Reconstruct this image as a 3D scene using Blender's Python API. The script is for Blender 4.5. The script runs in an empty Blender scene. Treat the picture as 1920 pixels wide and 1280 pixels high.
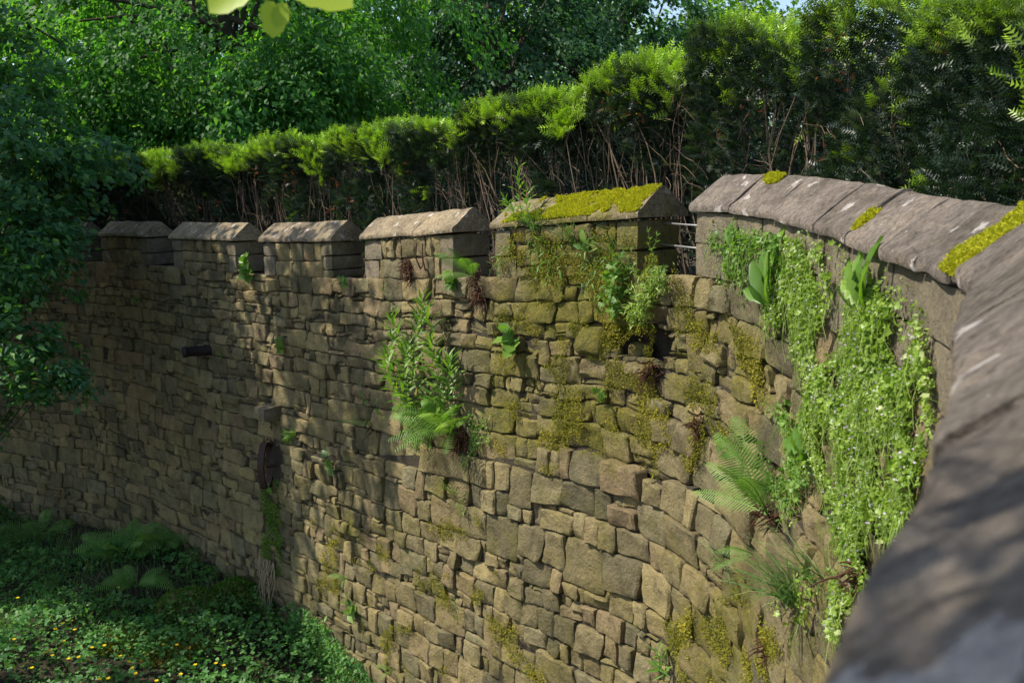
import bpy, math, random
import numpy as np
from mathutils import Vector

random.seed(7)
RNG = np.random.default_rng(7)
scene = bpy.context.scene
COL = scene.collection

# ------------------------------------------------------------------ camera
EYE = 5.2                       # eye height above the datum
FPX = 1663.0                    # focal length in pixels of a 1920 px wide frame
PITCH = math.radians(10.4)
CP, SP = math.cos(PITCH), math.sin(PITCH)
cam_d = bpy.data.cameras.new('camera')
cam = bpy.data.objects.new('camera', cam_d)
COL.objects.link(cam)
cam.location = (0, 0, EYE)
cam.rotation_euler = (math.pi / 2 - PITCH, 0, 0)
cam_d.sensor_width = 36
cam_d.lens = FPX / 1920 * 36
cam_d.clip_start = 0.02
cam_d.clip_end = 2000
cam_d.dof.use_dof = True
cam_d.dof.focus_distance = 6.6
cam_d.dof.aperture_fstop = 6.0
scene.camera = cam

# ------------------------------------------------------------------ sky, sun, exposure
SUN = Vector((-0.61, -0.04, 0.79)).normalized()
world = bpy.data.worlds.new('World')
scene.world = world
world.use_nodes = True
wn = world.node_tree.nodes
sky = wn.new('ShaderNodeTexSky')
sky.sky_type = 'NISHITA'
sky.sun_disc = False
sky.sun_elevation = math.asin(SUN.z)
sky.sun_rotation = math.atan2(SUN.x, SUN.y)
bg = wn['Background']
bg.inputs['Strength'].default_value = 0.15
world.node_tree.links.new(sky.outputs[0], bg.inputs[0])
sun_d = bpy.data.lights.new('sun', 'SUN')
sun_d.energy = 5.0
sun_d.angle = math.radians(0.53)
sun_d.color = (1.0, 0.93, 0.82)
sun_o = bpy.data.objects.new('sun', sun_d)
sun_o.rotation_euler = SUN.to_track_quat('Z', 'Y').to_euler()
sun_o.location = (-20, 5, 30)
COL.objects.link(sun_o)
scene.view_settings.view_transform = 'Standard'
scene.view_settings.look = 'None'
scene.view_settings.gamma = 1
scene.view_settings.exposure = 0.55
scene.cycles.max_bounces = 8
scene.cycles.diffuse_bounces = 6
scene.cycles.transmission_bounces = 4
scene.cycles.transparent_max_bounces = 4
scene.cycles.use_denoising = True

# ------------------------------------------------------------------ helpers
def unproj(px, py, d):
    a, b = (px - 960) / FPX, (640 - py) / FPX
    return np.array([a * d, d * (CP + b * SP), EYE + d * (-SP + b * CP)])

def ray(px, py):
    a, b = (px - 960) / FPX, (640 - py) / FPX
    return np.array([a, CP + b * SP, -SP + b * CP])

def proj(P):
    P = np.asarray(P, float)
    x, y, z = P[..., 0], P[..., 1], P[..., 2] - EYE
    d = y * CP - z * SP
    d = np.where(d > 0.05, d, 0.05)
    v = y * SP + z * CP
    return np.stack([960 + FPX * x / d, 640 - FPX * v / d, d], -1)

def _hash(i, j, k):
    h = (i * 374761393 + j * 668265263 + k * 2147483647 + 1013904223) & 0xffffffff
    h = ((h ^ (h >> 13)) * 1274126177) & 0xffffffff
    h = ((h ^ (h >> 16)) * 2246822519) & 0xffffffff
    return ((h ^ (h >> 15)) & 0xffff) / 32767.5 - 1.0

def vnoise(P, f=1.0, o=0.0):
    P = np.atleast_2d(np.asarray(P, float)) * f + o
    I = np.floor(P).astype(np.int64)
    t = P - I
    t = t * t * (3 - 2 * t)
    r = 0
    for a in (0, 1):
        wa = t[:, 0] if a else 1 - t[:, 0]
        for b in (0, 1):
            wb = t[:, 1] if b else 1 - t[:, 1]
            for c in (0, 1):
                wc = t[:, 2] if c else 1 - t[:, 2]
                r = r + wa * wb * wc * _hash(I[:, 0] + a, I[:, 1] + b, I[:, 2] + c)
    return r

def norm(V):
    return V / np.maximum(np.linalg.norm(V, axis=-1, keepdims=True), 1e-9)

def make_mesh(name, V, F, attrs=None, smooth=False):
    V = np.ascontiguousarray(V, dtype=np.float32)
    me = bpy.data.meshes.new(name)
    if isinstance(F, np.ndarray):
        m, k = F.shape
        me.vertices.add(len(V))
        me.vertices.foreach_set('co', V.ravel())
        me.loops.add(m * k)
        me.loops.foreach_set('vertex_index', np.ascontiguousarray(F, dtype=np.int32).ravel())
        me.polygons.add(m)
        me.polygons.foreach_set('loop_start', np.arange(0, m * k, k, dtype=np.int32))
        me.update(calc_edges=True)
    else:
        me.from_pydata(V.tolist(), [], F)
        me.update()
    if smooth:
        me.polygons.foreach_set('use_smooth', np.ones(len(me.polygons), dtype=bool))
    if smooth == 'angle':
        me.set_sharp_from_angle(angle=math.radians(38))
    for k, a in (attrs or {}).items():
        at = me.attributes.new(k, 'FLOAT', 'POINT')
        at.data.foreach_set('value', np.ascontiguousarray(a, dtype=np.float32))
    return me

def root_of(o):
    while o.parent:
        o = o.parent
    return o

def obj(name, me, mat=None, parent=None, stuff=False):
    """link a mesh; its vertices were given in world space when it has a parent"""
    o = bpy.data.objects.new(name, me)
    if mat and not me.materials:
        me.materials.append(mat)
    COL.objects.link(o)
    if parent is not None:
        o.parent = parent
    if stuff:
        o['kind'] = 'stuff'
    return o

def part(name, V, F, mat, parent, attrs=None, smooth=False, stuff=False):
    L = np.array(root_of(parent).location)
    return obj(name, make_mesh(name, np.asarray(V) - L, F, attrs, smooth), mat, parent, stuff)

def tag(o, label, cat, group=None):
    o['label'] = label
    o['category'] = cat
    if group:
        o['group'] = group
    return o

def thing(name, loc, label, cat, group=None):
    o = bpy.data.objects.new(name, None)
    o.empty_display_size = 0.1
    o.location = tuple(float(x) for x in loc)
    COL.objects.link(o)
    return tag(o, label, cat, group)

class MB:
    """collects mesh pieces"""
    def __init__(s):
        s.V, s.F, s.A, s.n = [], [], {}, 0
    def add(s, V, F, **attrs):
        V = np.asarray(V, float)
        s.V.append(V)
        if isinstance(F, np.ndarray):
            F = F.tolist()
        s.F.extend([[i + s.n for i in f] for f in F])
        for k, a in attrs.items():
            s.A.setdefault(k, []).append(np.broadcast_to(np.asarray(a, float), (len(V),)))
        s.n += len(V)
    def arrays(s):
        return np.concatenate(s.V), s.F, {k: np.concatenate(a) for k, a in s.A.items()}
    def part(s, name, mat, parent, smooth=False, stuff=False):
        V, F, A = s.arrays()
        return part(name, V, F, mat, parent, A, smooth, stuff)

def tube(pts, radii, n=5, cap=True):
    pts = np.asarray(pts, float)
    radii = np.broadcast_to(np.asarray(radii, float), (len(pts),))
    T = norm(np.gradient(pts, axis=0))
    ref = np.array([0.31, 0.17, 0.93]) if abs(T[0][2]) < 0.9 else np.array([0.93, 0.31, 0.17])
    V = []
    for i in range(len(pts)):
        u = norm(np.cross(T[i], ref)); w = np.cross(T[i], u)
        for k in range(n):
            a = 2 * math.pi * k / n
            V.append(pts[i] + radii[i] * (math.cos(a) * u + math.sin(a) * w))
    F = []
    for i in range(len(pts) - 1):
        for k in range(n):
            F.append([i * n + k, i * n + (k + 1) % n, (i + 1) * n + (k + 1) % n, (i + 1) * n + k])
    if cap:
        F.append(list(range(n))[::-1])
        F.append([(len(pts) - 1) * n + k for k in range(n)])
    return np.array(V), F

def scatter(T, TF, P, D, N, S, rnd, extra=None, tattr=None):
    """copies of the template T (faces TF) at P: y axis along D, z axis near N, scaled by S"""
    D = norm(D)
    X = norm(np.cross(D, N))
    Z = np.cross(X, D)
    M = np.stack([X, D, Z], 1)                                  # n,3,3 rows
    V = np.einsum('kc,ncj->nkj', T, M) * np.asarray(S).reshape(-1, 1, 1) + P[:, None, :]
    n, k = len(P), len(T)
    F = (TF[None] + (np.arange(n) * k)[:, None, None]).reshape(-1, TF.shape[1])
    A = {'rnd': np.repeat(rnd, k)}
    if tattr is not None:
        A['along'] = np.tile(tattr, n)
    for key, a in (extra or {}).items():
        A[key] = np.repeat(a, k)
    return V.reshape(-1, 3), F, A

# leaf templates (unit length along y)
LEAF4 = (np.array([[0, 0, 0], [-.30, .42, .07], [0, 1, -.06], [.30, .42, .07], [0, .5, 0]], float),
         np.array([[0, 4, 1], [1, 4, 2], [0, 3, 4], [4, 3, 2]]))
LEAF2 = (np.array([[0, 0, 0], [-.31, .45, .08], [0, 1, -.06], [.31, .45, .08]], float), np.array([[0, 2, 1], [0, 3, 2]]))
LEAFR = (np.array([[0, 0, 0], [-.36, .18, .05], [-.40, .52, .08], [0, 1, -.08], [.40, .52, .08], [.36, .18, .05], [0, .45, 0]], float),
         np.array([[0, 6, 1], [1, 6, 2], [2, 6, 3], [3, 6, 4], [4, 6, 5], [5, 6, 0]]))
LANCE = (np.array([[0, 0, 0], [-.10, .3, .03], [-.075, .7, 0], [0, 1, -.14], [.075, .7, 0], [.10, .3, .03], [0, .35, 0]], float),
         np.array([[0, 6, 1], [1, 6, 2], [2, 6, 3], [3, 6, 4], [4, 6, 5], [5, 6, 0]]))
def _palm(nl, spread, w):
    V, F = [[0, 0, 0]], []
    for i in range(nl):
        a = (i - (nl - 1) / 2) * spread
        L = 1 - .22 * abs(i - (nl - 1) / 2) / max(1, (nl - 1) / 2)
        d = np.array([math.sin(a), math.cos(a)]); p = np.array([d[1], -d[0]])
        b = len(V)
        for (t, o, z) in ((.55, -w, .06), (1, -.06, -.03), (.8, 0, 0), (1.0, .1, -.04), (.55, w, .06)):
            q = d * t * L + p * o
            V.append([q[0], q[1], z])
        F += [[0, b + 2, b], [b, b + 2, b + 1], [0, b + 4, b + 2], [b + 4, b + 3, b + 2]]
    return np.array(V, float), np.array(F)
PALM3 = _palm(3, 1.0, .26)
PALM5 = _palm(5, .62, .16)
def _round():
    V, F = [[0, .5, -.05]], []
    r = [.5, .38, .52, .40, .55, .40, .52, .38, .5, .2]
    for i in range(10):
        a = math.pi * 2 * (i + .5) / 10 + math.pi * 1.5
        V.append([r[(i + 5) % 10] * math.cos(a), .5 + r[(i + 5) % 10] * math.sin(a), .06])
    for i in range(10):
        F.append([0, 1 + i, 1 + (i + 1) % 10])
    return np.array(V, float), np.array(F)
ROUND = _round()
def _sprig(pairs=6):
    V, F, A = [], [], []
    for i in range(pairs):
        y = .08 + .84 * i / pairs
        L = .30 * (1 - .35 * (i / pairs) ** 2)
        for s in (-1, 1):
            b = len(V)
            V += [[0, y - .01, 0], [0, y + .10, 0], [s * L * .86, y + L * .55, .05 - .03 * (i % 2)]]
            F.append([b, b + 1, b + 2] if s > 0 else [b, b + 2, b + 1])
            A += [y] * 3
    b = len(V)
    V += [[-.025, .9, 0], [.025, .9, 0], [0, 1.12, .02]]; F.append([b, b + 1, b + 2]); A += [1] * 3
    b = len(V)
    V += [[-.014, 0, 0], [.014, 0, 0], [0, .95, 0]]; F.append([b, b + 1, b + 2]); A += [.3] * 3
    return np.array(V, float), np.array(F), np.array(A)
SPRIG = _sprig(5)
SPRIG_S = _sprig(3)
BLADE = (np.array([[-.010, 0, 0], [.010, 0, 0], [-.010, .4, .03], [.010, .4, .03], [-.007, .75, -.05], [.007, .75, -.05], [0, 1, -.24]], float),
         np.array([[0, 1, 3], [0, 3, 2], [2, 3, 5], [2, 5, 4], [4, 5, 6]]))

# ------------------------------------------------------------------ materials
def nmat(name):
    m = bpy.data.materials.new(name)
    m.use_nodes = True
    nt = m.node_tree
    for n in list(nt.nodes):
        if n.type != 'OUTPUT_MATERIAL':
            nt.nodes.remove(n)
    return m, nt, nt.nodes['Material Output']

def nd(nt, t, **kw):
    n = nt.nodes.new('ShaderNode' + t)
    for k, v in kw.items():
        if k.startswith('i_'):
            n.inputs[k[2:]].default_value = v
        else:
            setattr(n, k, v)
    return n

def ramp(nt, fac, stops, interp='LINEAR'):
    r = nd(nt, 'ValToRGB')
    r.color_ramp.interpolation = interp
    el = r.color_ramp.elements
    while len(el) < len(stops):
        el.new(0.5)
    for e, (p, c) in zip(el, stops):
        e.position = p
        e.color = (*c, 1) if len(c) == 3 else c
    if fac is not None:
        nt.links.new(fac, r.inputs[0])
    return r

def mixc(nt, fac, a, b, mode='MIX'):
    m = nd(nt, 'Mix', data_type='RGBA', blend_type=mode)
    for sock, v in ((m.inputs[0], fac), (m.inputs[6], a), (m.inputs[7], b)):
        if hasattr(v, 'links'):
            nt.links.new(v, sock)
        elif isinstance(v, (int, float)):
            sock.default_value = v
        else:
            sock.default_value = (*v, 1)
    return m.outputs[2]

def math_n(nt, op, a, b=None, clamp=False):
    m = nd(nt, 'Math', operation=op, use_clamp=clamp)
    for i, v in enumerate((a, b)):
        if v is None:
            continue
        if hasattr(v, 'links'):
            nt.links.new(v, m.inputs[i])
        else:
            m.inputs[i].default_value = v
    return m.outputs[0]

def attr(nt, name):
    return nd(nt, 'Attribute', attribute_name=name).outputs['Fac']

def noise_n(nt, scale, detail=4, rough=.6, dist=0.0):
    g = nd(nt, 'NewGeometry')
    n = nd(nt, 'TexNoise', i_Scale=scale, i_Detail=detail, i_Roughness=rough, i_Distortion=dist)
    nt.links.new(g.outputs['Position'], n.inputs['Vector'])
    return n.outputs['Fac']

def leaf_mat(name, stops, trans=.4, tcol=None, rough=.5, spec=.35, key='rnd', tint=None):
    m, nt, out = nmat(name)
    c = ramp(nt, attr(nt, key), stops).outputs[0]
    if tint:                                                  # young growth at the shoot tips
        f = math_n(nt, 'MULTIPLY', attr(nt, 'tip'), math_n(nt, 'ADD', attr(nt, 'along'), .25, True), True)
        c = mixc(nt, f, c, tint)
    pr = nd(nt, 'BsdfPrincipled', i_Roughness=rough)
    pr.inputs['Specular IOR Level'].default_value = spec
    nt.links.new(c, pr.inputs['Base Color'])
    tr = nd(nt, 'BsdfTranslucent')
    t = mixc(nt, 1.0, c, tcol or (1.35, 1.5, .7), 'MULTIPLY')
    nt.links.new(t, tr.inputs['Color'])
    mx = nd(nt, 'MixShader', i_Fac=trans)
    nt.links.new(pr.outputs[0], mx.inputs[1]); nt.links.new(tr.outputs[0], mx.inputs[2])
    nt.links.new(mx.outputs[0], out.inputs['Surface'])
    return m

def stone_mat(name, stops, moss_gain=1.0, lichen=0.0, dark=.55, grain=1.0):
    m, nt, out = nmat(name)
    base = ramp(nt, attr(nt, 'rnd'), stops).outputs[0]
    big = noise_n(nt, 7, 5, .65)
    base = mixc(nt, 1.0, base, ramp(nt, big, [(.28, (dark, dark * .97, dark * .92)), (.52, (1, 1, 1)), (.75, (1.25, 1.2, 1.08))]).outputs[0], 'MULTIPLY')
    base = mixc(nt, 1.0, base, ramp(nt, noise_n(nt, 1.6, 5, .7, .6), [(.30, (.58, .57, .50)), (.5, (1, 1, .96)), (.72, (1.2, 1.15, 1.02))]).outputs[0], 'MULTIPLY')
    fine = noise_n(nt, 70, 5, .7)
    base = mixc(nt, 1.0, base, ramp(nt, fine, [(.3, (.72, .70, .68)), (.6, (1.08, 1.07, 1.05))]).outputs[0], 'MULTIPLY')
    if lichen:
        v = nd(nt, 'TexVoronoi', i_Scale=7.0)
        g = nd(nt, 'NewGeometry'); nt.links.new(g.outputs['Position'], v.inputs['Vector'])
        nz = noise_n(nt, 17, 5, .75)
        f = math_n(nt, 'SUBTRACT', math_n(nt, 'MULTIPLY', math_n(nt, 'SUBTRACT', nz, .30), .95), v.outputs['Distance'])
        f = ramp(nt, f, [(.0, (0, 0, 0)), (.03, (lichen,) * 3)]).outputs[0]
        base = mixc(nt, f, base, (.62, .58, .54))
    # moss with a shape of its own
    ms = noise_n(nt, 5.5, 6, .68)
    ms2 = noise_n(nt, 38, 4, .7)
    mfr = nd(nt, 'MapRange')
    mfr.inputs[1].default_value = .88; mfr.inputs[2].default_value = 1.26
    mfr.inputs[3].default_value = 0.0; mfr.inputs[4].default_value = 0.82
    nt.links.new(math_n(nt, 'ADD', math_n(nt, 'ADD', ms, math_n(nt, 'MULTIPLY', ms2, .34)),
                        math_n(nt, 'MULTIPLY', attr(nt, 'moss'), moss_gain)), mfr.inputs[0])
    mfac = mfr.outputs[0]
    mcol = ramp(nt, noise_n(nt, 16, 4, .7), [(.3, (.075, .082, .016)), (.55, (.17, .155, .022)), (.75, (.25, .20, .025))]).outputs[0]
    col = mixc(nt, mfac, base, mcol)
    pr = nd(nt, 'BsdfPrincipled', i_Roughness=.93)
    pr.inputs['Specular IOR Level'].default_value = .2
    nt.links.new(col, pr.inputs['Base Color'])
    h = math_n(nt, 'ADD', math_n(nt, 'MULTIPLY', noise_n(nt, 24, 7, .74), .042 * grain), math_n(nt, 'MULTIPLY', noise_n(nt, 110, 4, .7), .011 * grain))
    h = math_n(nt, 'ADD', h, math_n(nt, 'MULTIPLY', math_n(nt, 'MULTIPLY', mfac, ms2), .016))
    if lichen:
        h = math_n(nt, 'ADD', h, math_n(nt, 'MULTIPLY', noise_n(nt, 11, 5, .7, .8), .022))
        col = mixc(nt, 1.0, col, ramp(nt, noise_n(nt, 34, 7, .8, .4), [(.34, (.42, .40, .39)), (.47, (1.0, .98, .97)), (.64, (1.5, 1.46, 1.42))]).outputs[0], 'MULTIPLY')
        nt.links.new(col, pr.inputs['Base Color'])
    bp = nd(nt, 'Bump', i_Strength=1.0, i_Distance=1.0)
    nt.links.new(h, bp.inputs['Height'])
    nt.links.new(bp.outputs[0], pr.inputs['Normal'])
    nt.links.new(pr.outputs[0], out.inputs['Surface'])
    return m

def rough_mat(name, c1, c2, scale=8, rough=.95, bump=.02, metal=0.0):
    m, nt, out = nmat(name)
    c = ramp(nt, noise_n(nt, scale, 6, .68), [(.32, c1), (.68, c2)]).outputs[0]
    pr = nd(nt, 'BsdfPrincipled', i_Roughness=rough, i_Metallic=metal)
    pr.inputs['Specular IOR Level'].default_value = .25
    nt.links.new(c, pr.inputs['Base Color'])
    bp = nd(nt, 'Bump', i_Strength=1.0, i_Distance=1.0)
    nt.links.new(math_n(nt, 'MULTIPLY', noise_n(nt, scale * 4, 5, .7), bump), bp.inputs['Height'])
    nt.links.new(bp.outputs[0], pr.inputs['Normal'])
    nt.links.new(pr.outputs[0], out.inputs['Surface'])
    return m

M_STONE = stone_mat('sandstone_rubble', [(0, (.15, .135, .085)), (.2, (.23, .195, .112)), (.45, (.305, .255, .135)), (.62, (.275, .212, .128)), (.8, (.37, .305, .155)), (.92, (.26, .232, .14)), (1, (.21, .185, .115))])
M_COPE = stone_mat('sandstone_coping', [(0, (.215, .19, .17)), (.5, (.265, .23, .205)), (1, (.24, .212, .19))], lichen=.65, dark=.6, grain=1.1)
M_CAP = stone_mat('sandstone_cap', [(0, (.24, .20, .15)), (.5, (.31, .26, .185)), (1, (.27, .23, .165))], lichen=.5, dark=.6, grain=.8)
M_ASHLAR = stone_mat('sandstone_block', [(0, (.20, .175, .13)), (1, (.26, .22, .165))], dark=.6, grain=.7)
M_EARTH = rough_mat('wall_earth', (.035, .028, .02), (.075, .06, .042), 12)
M_SOIL = rough_mat('soil', (.022, .017, .012), (.06, .045, .028), 5, bump=.03)
M_DUFF = rough_mat('leaf_litter', (.03, .025, .015), (.075, .055, .03), 9, bump=.02)
M_RUST = rough_mat('rusty_iron', (.030, .022, .020), (.075, .045, .032), 30, .75, .003)
M_PIPE = rough_mat('iron_pipe', (.022, .018, .020), (.05, .036, .034), 25, .6, .002)
M_RAIL = rough_mat('galvanised_steel', (.42, .42, .41), (.55, .54, .52), 30, .45, .001, .8)
M_BARK = rough_mat('bark', (.045, .036, .026), (.10, .08, .058), 14, .95, .02)
M_TWIG = rough_mat('yew_twig', (.10, .07, .045), (.20, .145, .10), 18, .9, .004)
M_ROOT = rough_mat('fern_root', (.045, .02, .012), (.13, .06, .035), 30, .95, .01)
M_STRAW = rough_mat('dry_stem', (.20, .15, .095), (.34, .27, .17), 18, .9, .003)
M_STEM = rough_mat('green_stem', (.09, .13, .03), (.16, .20, .05), 12, .7, .001)

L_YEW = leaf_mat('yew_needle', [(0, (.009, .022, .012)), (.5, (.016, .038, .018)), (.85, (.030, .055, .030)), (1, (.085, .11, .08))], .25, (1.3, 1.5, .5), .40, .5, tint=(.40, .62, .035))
L_YEWD = leaf_mat('dead_yew', [(0, (.20, .055, .02)), (1, (.34, .12, .04))], .2, (1.2, 1, .8))
L_LIME = leaf_mat('lime_leaf', [(0, (.034, .13, .036)), (.6, (.065, .20, .045)), (1, (.13, .29, .06))], .55, (1.8, 1.8, .45), .55, .25)
L_MAPLE_LIT = leaf_mat('sunlit_maple_leaf', [(0, (.07, .19, .03)), (.6, (.12, .28, .04)), (1, (.20, .38, .06))], .55, (1.7, 1.6, .4), .6, .2)  # sunlit yellow-green of the far trees is put into this colour
L_DARK = leaf_mat('dark_leaf', [(0, (.026, .075, .032)), (.6, (.045, .120, .048)), (1, (.08, .165, .06))], .36, (1.4, 1.7, .6), .5, .35)
L_PALE = leaf_mat('pale_leaf', [(0, (.05, .09, .035)), (1, (.10, .15, .05))], .4, (1.4, 1.5, .8))  # pallor from haze and sun on distant trees, put into the leaf colour
L_SHRUB = leaf_mat('shrub_leaf', [(0, (.032, .11, .042)), (.6, (.058, .16, .052)), (.92, (.10, .23, .06)), (1, (.20, .34, .07))], .40, (1.6, 1.8, .5), .48, .35)
L_WEED = leaf_mat('weed_leaf', [(0, (.05, .16, .04)), (.6, (.10, .25, .06)), (1, (.17, .34, .08))], .38, (1.4, 1.6, .6), .5, .35)
L_GRASS = leaf_mat('grass_blade', [(0, (.05, .13, .03)), (.7, (.10, .21, .05)), (1, (.22, .27, .10))], .35, (1.3, 1.4, .7))
L_FERN = leaf_mat('fern_frond', [(0, (.11, .21, .04)), (.6, (.17, .31, .06)), (1, (.26, .39, .10))], .42, (1.3, 1.5, .5), .5, .3)
L_FERND = leaf_mat('shade_fern', [(0, (.15, .30, .07)), (1, (.24, .42, .10))], .40, (1.3, 1.4, .6), .7, .15)
L_TOAD = leaf_mat('toadflax_leaf', [(0, (.13, .22, .03)), (.5, (.22, .34, .04)), (.85, (.30, .42, .07)), (1, (.40, .46, .20))], .40, (1.3, 1.4, .6), .42, .5)  # palest stop paints the whitish glints on the glossy leaves
L_HERB = leaf_mat('herb_leaf', [(0, (.075, .17, .03)), (.6, (.14, .26, .04)), (1, (.22, .35, .06))], .42, (1.3, 1.45, .5), .45, .4)
L_MOSS = leaf_mat('moss', [(0, (.28, .31, .02)), (.6, (.48, .48, .03)), (1, (.62, .58, .05))], .35, (1.2, 1.2, .6), .8, .1)
L_GMOSS = leaf_mat('green_moss', [(0, (.05, .12, .015)), (.6, (.10, .20, .025)), (1, (.17, .26, .04))], .25, (1.2, 1.2, .6), .8, .1)
L_PETAL = leaf_mat('buttercup_petal', [(0, (.75, .48, .01)), (1, (.85, .58, .02))], .2, (1, 1, .6), .3, .5)
L_LILAC = leaf_mat('lilac_petal', [(0, (.45, .36, .52)), (1, (.6, .5, .62))], .3, (1, 1, 1))
L_LIME_LIT = leaf_mat('sunlit_lime_leaf', [(0, (.30, .42, .03)), (1, (.42, .55, .05))], .5, (1.2, 1.2, .5), .45, .3)  # raised leaf colour stands in for sun on the overhanging tip
L_RED = leaf_mat('reddish_leaf', [(0, (.20, .11, .03)), (1, (.30, .20, .05))], .3, (1.2, 1.1, .7))

# ------------------------------------------------------------------ the line of the wall
CTRL = [(-0.70, -0.98, EYE - .27), (-0.115, -0.10, EYE - .27), (.385, .705, EYE - .27), (.745, 1.41, EYE - .27)]
CTRL += [tuple(unproj(*q)) for q in ((1845, 562, 2.0), (1764, 521, 2.45), (1600, 460, 3.2), (1450, 410, 4.1),
         (1305, 395, 4.85), (1195, 408, 5.35), (925, 429, 6.5), (685, 449, 8.0), (490, 453, 9.45), (325, 447, 10.8), (165, 443, 12.3))]
CTRL += [(-8.4, 13.9, EYE - .98), (-11.5, 15.9, EYE - 1.15), (-16, 18.2, EYE - 1.4)]
CTRL = np.array(CTRL)[::-1]                                     # s grows from the far left end to the camera

def _catmull(C, n=60):
    out = []
    for i in range(len(C) - 1):
        p0, p1, p2, p3 = C[max(i - 1, 0)], C[i], C[i + 1], C[min(i + 2, len(C) - 1)]
        for t in np.arange(n) / n:
            out.append(.5 * ((2 * p1) + (-p0 + p2) * t + (2 * p0 - 5 * p1 + 4 * p2 - p3) * t * t + (-p0 + 3 * p1 - 3 * p2 + p3) * t ** 3))
    out.append(C[-1])
    return np.array(out)
_raw = _catmull(CTRL)
_s = np.concatenate([[0], np.cumsum(np.linalg.norm(np.diff(_raw[:, :2], axis=0), axis=1))])
SLEN = _s[-1]
SG = np.arange(0, SLEN, .02)
_k = np.ones(31) / 31
PX = np.stack([np.interp(SG, _s, _raw[:, i]) for i in range(3)], 1)
_pad = np.pad(PX, ((15, 15), (0, 0)), mode='reflect', reflect_type='odd')
PX = np.stack([np.convolve(_pad[:, i], _k, 'valid') for i in range(3)], 1)
TG = norm(np.gradient(PX[:, :2], axis=0))
def pth(s):
    return np.stack([np.interp(s, SG, PX[:, i]) for i in range(3)], -1)
def tan(s):
    return norm(np.stack([np.interp(s, SG, TG[:, i]) for i in range(2)], -1))
def W(s, v, dep):
    """wall coordinates -> world: s along, v down from the eaves line, dep towards the pit"""
    s = np.asarray(s, float); v = np.asarray(v, float); dep = np.asarray(dep, float)
    p, t = pth(s), tan(s)
    n = np.stack([t[..., 1], -t[..., 0]], -1)                  # s runs towards the camera, the pit is on its right
    return np.stack([p[..., 0] + n[..., 0] * dep, p[..., 1] + n[..., 1] * dep, p[..., 2] - v], -1)
def wn_at(s):
    t = tan(np.array([s]))[0]
    return np.array([t[1], -t[0], 0.0])
def on_wall(px, py, dep=0.0):
    """where the ray through a picture point meets the wall face: (s, v)"""
    r = ray(px, py)
    Q = W(SG, np.zeros_like(SG), np.full_like(SG, dep))
    c = Q[:, 0] * r[1] - Q[:, 1] * r[0]
    k = np.where((c[:-1] * c[1:] <= 0) & (Q[:-1, 1] > .3))[0]
    k = k[0]
    f = c[k] / (c[k] - c[k + 1] + 1e-12)
    s = SG[k] + f * .02
    q = W(np.array([s]), np.array([0.]), np.array([dep]))[0]
    t = q[1] / r[1]
    return s, q[2] - (EYE + r[2] * t)

S_OF = lambda x, y: on_wall(x, y)[0]
MERLON_PX = [(20, 158), (190, 275), (323, 440), (492, 622), (682, 850), (928, 1195)]
MERLONS = [(S_OF(a, 460), S_OF(b, 460)) for a, b in MERLON_PX]
_pitch = MERLONS[2][0] - MERLONS[1][0]
_m = [(MERLONS[1][0] - k * _pitch, MERLONS[1][0] - k * _pitch + 1.4) for k in (4, 3, 2, 1)]
MERLONS = [q for q in _m if q[0] > 0.3] + MERLONS[1:]
S_SOLID = S_OF(1305, 440)
S_END = SLEN - .05
VBASE = .36
THICK = .36
S_Q = S_OF(556, 1000)                                           # edge of the thicker lower facing
_lg = [on_wall(*q) for q in ((556, 848), (760, 850), (900, 850), (1060, 868), (1240, 900), (1420, 960), (1540, 980))]
LEDGE_S = np.array([q[0] for q in _lg]); LEDGE_V = np.array([q[1] for q in _lg])
def ledge_v(s):
    return np.interp(s, LEDGE_S, LEDGE_V)
def base_dep(s, v):
    return np.where((s > S_Q) & (v > ledge_v(s)), .05, 0.0)
def floor_z(x, y):
    """pit floor"""
    x = np.asarray(x, float); y = np.asarray(y, float)
    P = np.stack([x, y, np.zeros_like(x)], -1).reshape(-1, 3)
    b = .16 * vnoise(P, .55) + .07 * vnoise(P, 1.7) + .03 * vnoise(P, 5)
    return EYE - 4.66 - .10 * np.clip(-x - 2, 0, 6) - .50 * np.clip(x + 3.3, 0, 2.6) - .02 * np.clip(y - 8, -8, 8) + b.reshape(x.shape)
print('path', round(SLEN, 2), 'solid', round(S_SOLID, 2), 'quoin', round(S_Q, 2), [tuple(np.round(m, 2)) for m in MERLONS])

# ------------------------------------------------------------------ ground
def grid_sheet(name, xs, ys, zf, mat):
    X, Y = np.meshgrid(xs, ys)
    Z = zf(X, Y)
    nx, ny = len(xs), len(ys)
    i = np.arange((ny - 1) * (nx - 1)); r, c = i // (nx - 1), i % (nx - 1)
    F = np.stack([r * nx + c, r * nx + c + 1, (r + 1) * nx + c + 1, (r + 1) * nx + c], 1)
    o = obj(name, make_mesh(name, np.stack([X, Y, Z], -1).reshape(-1, 3), F, smooth=True), mat)
    o['kind'] = 'structure'
    return o
_ax = np.concatenate([np.linspace(-400, -20, 14), np.arange(-19, 4, .22), np.linspace(5, 400, 14)])
_ay = np.concatenate([np.linspace(-400, -8, 14), np.arange(-7, 19, .22), np.linspace(20, 400, 14)])
grid_sheet('ground', _ax, _ay, floor_z, M_SOIL)

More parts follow.
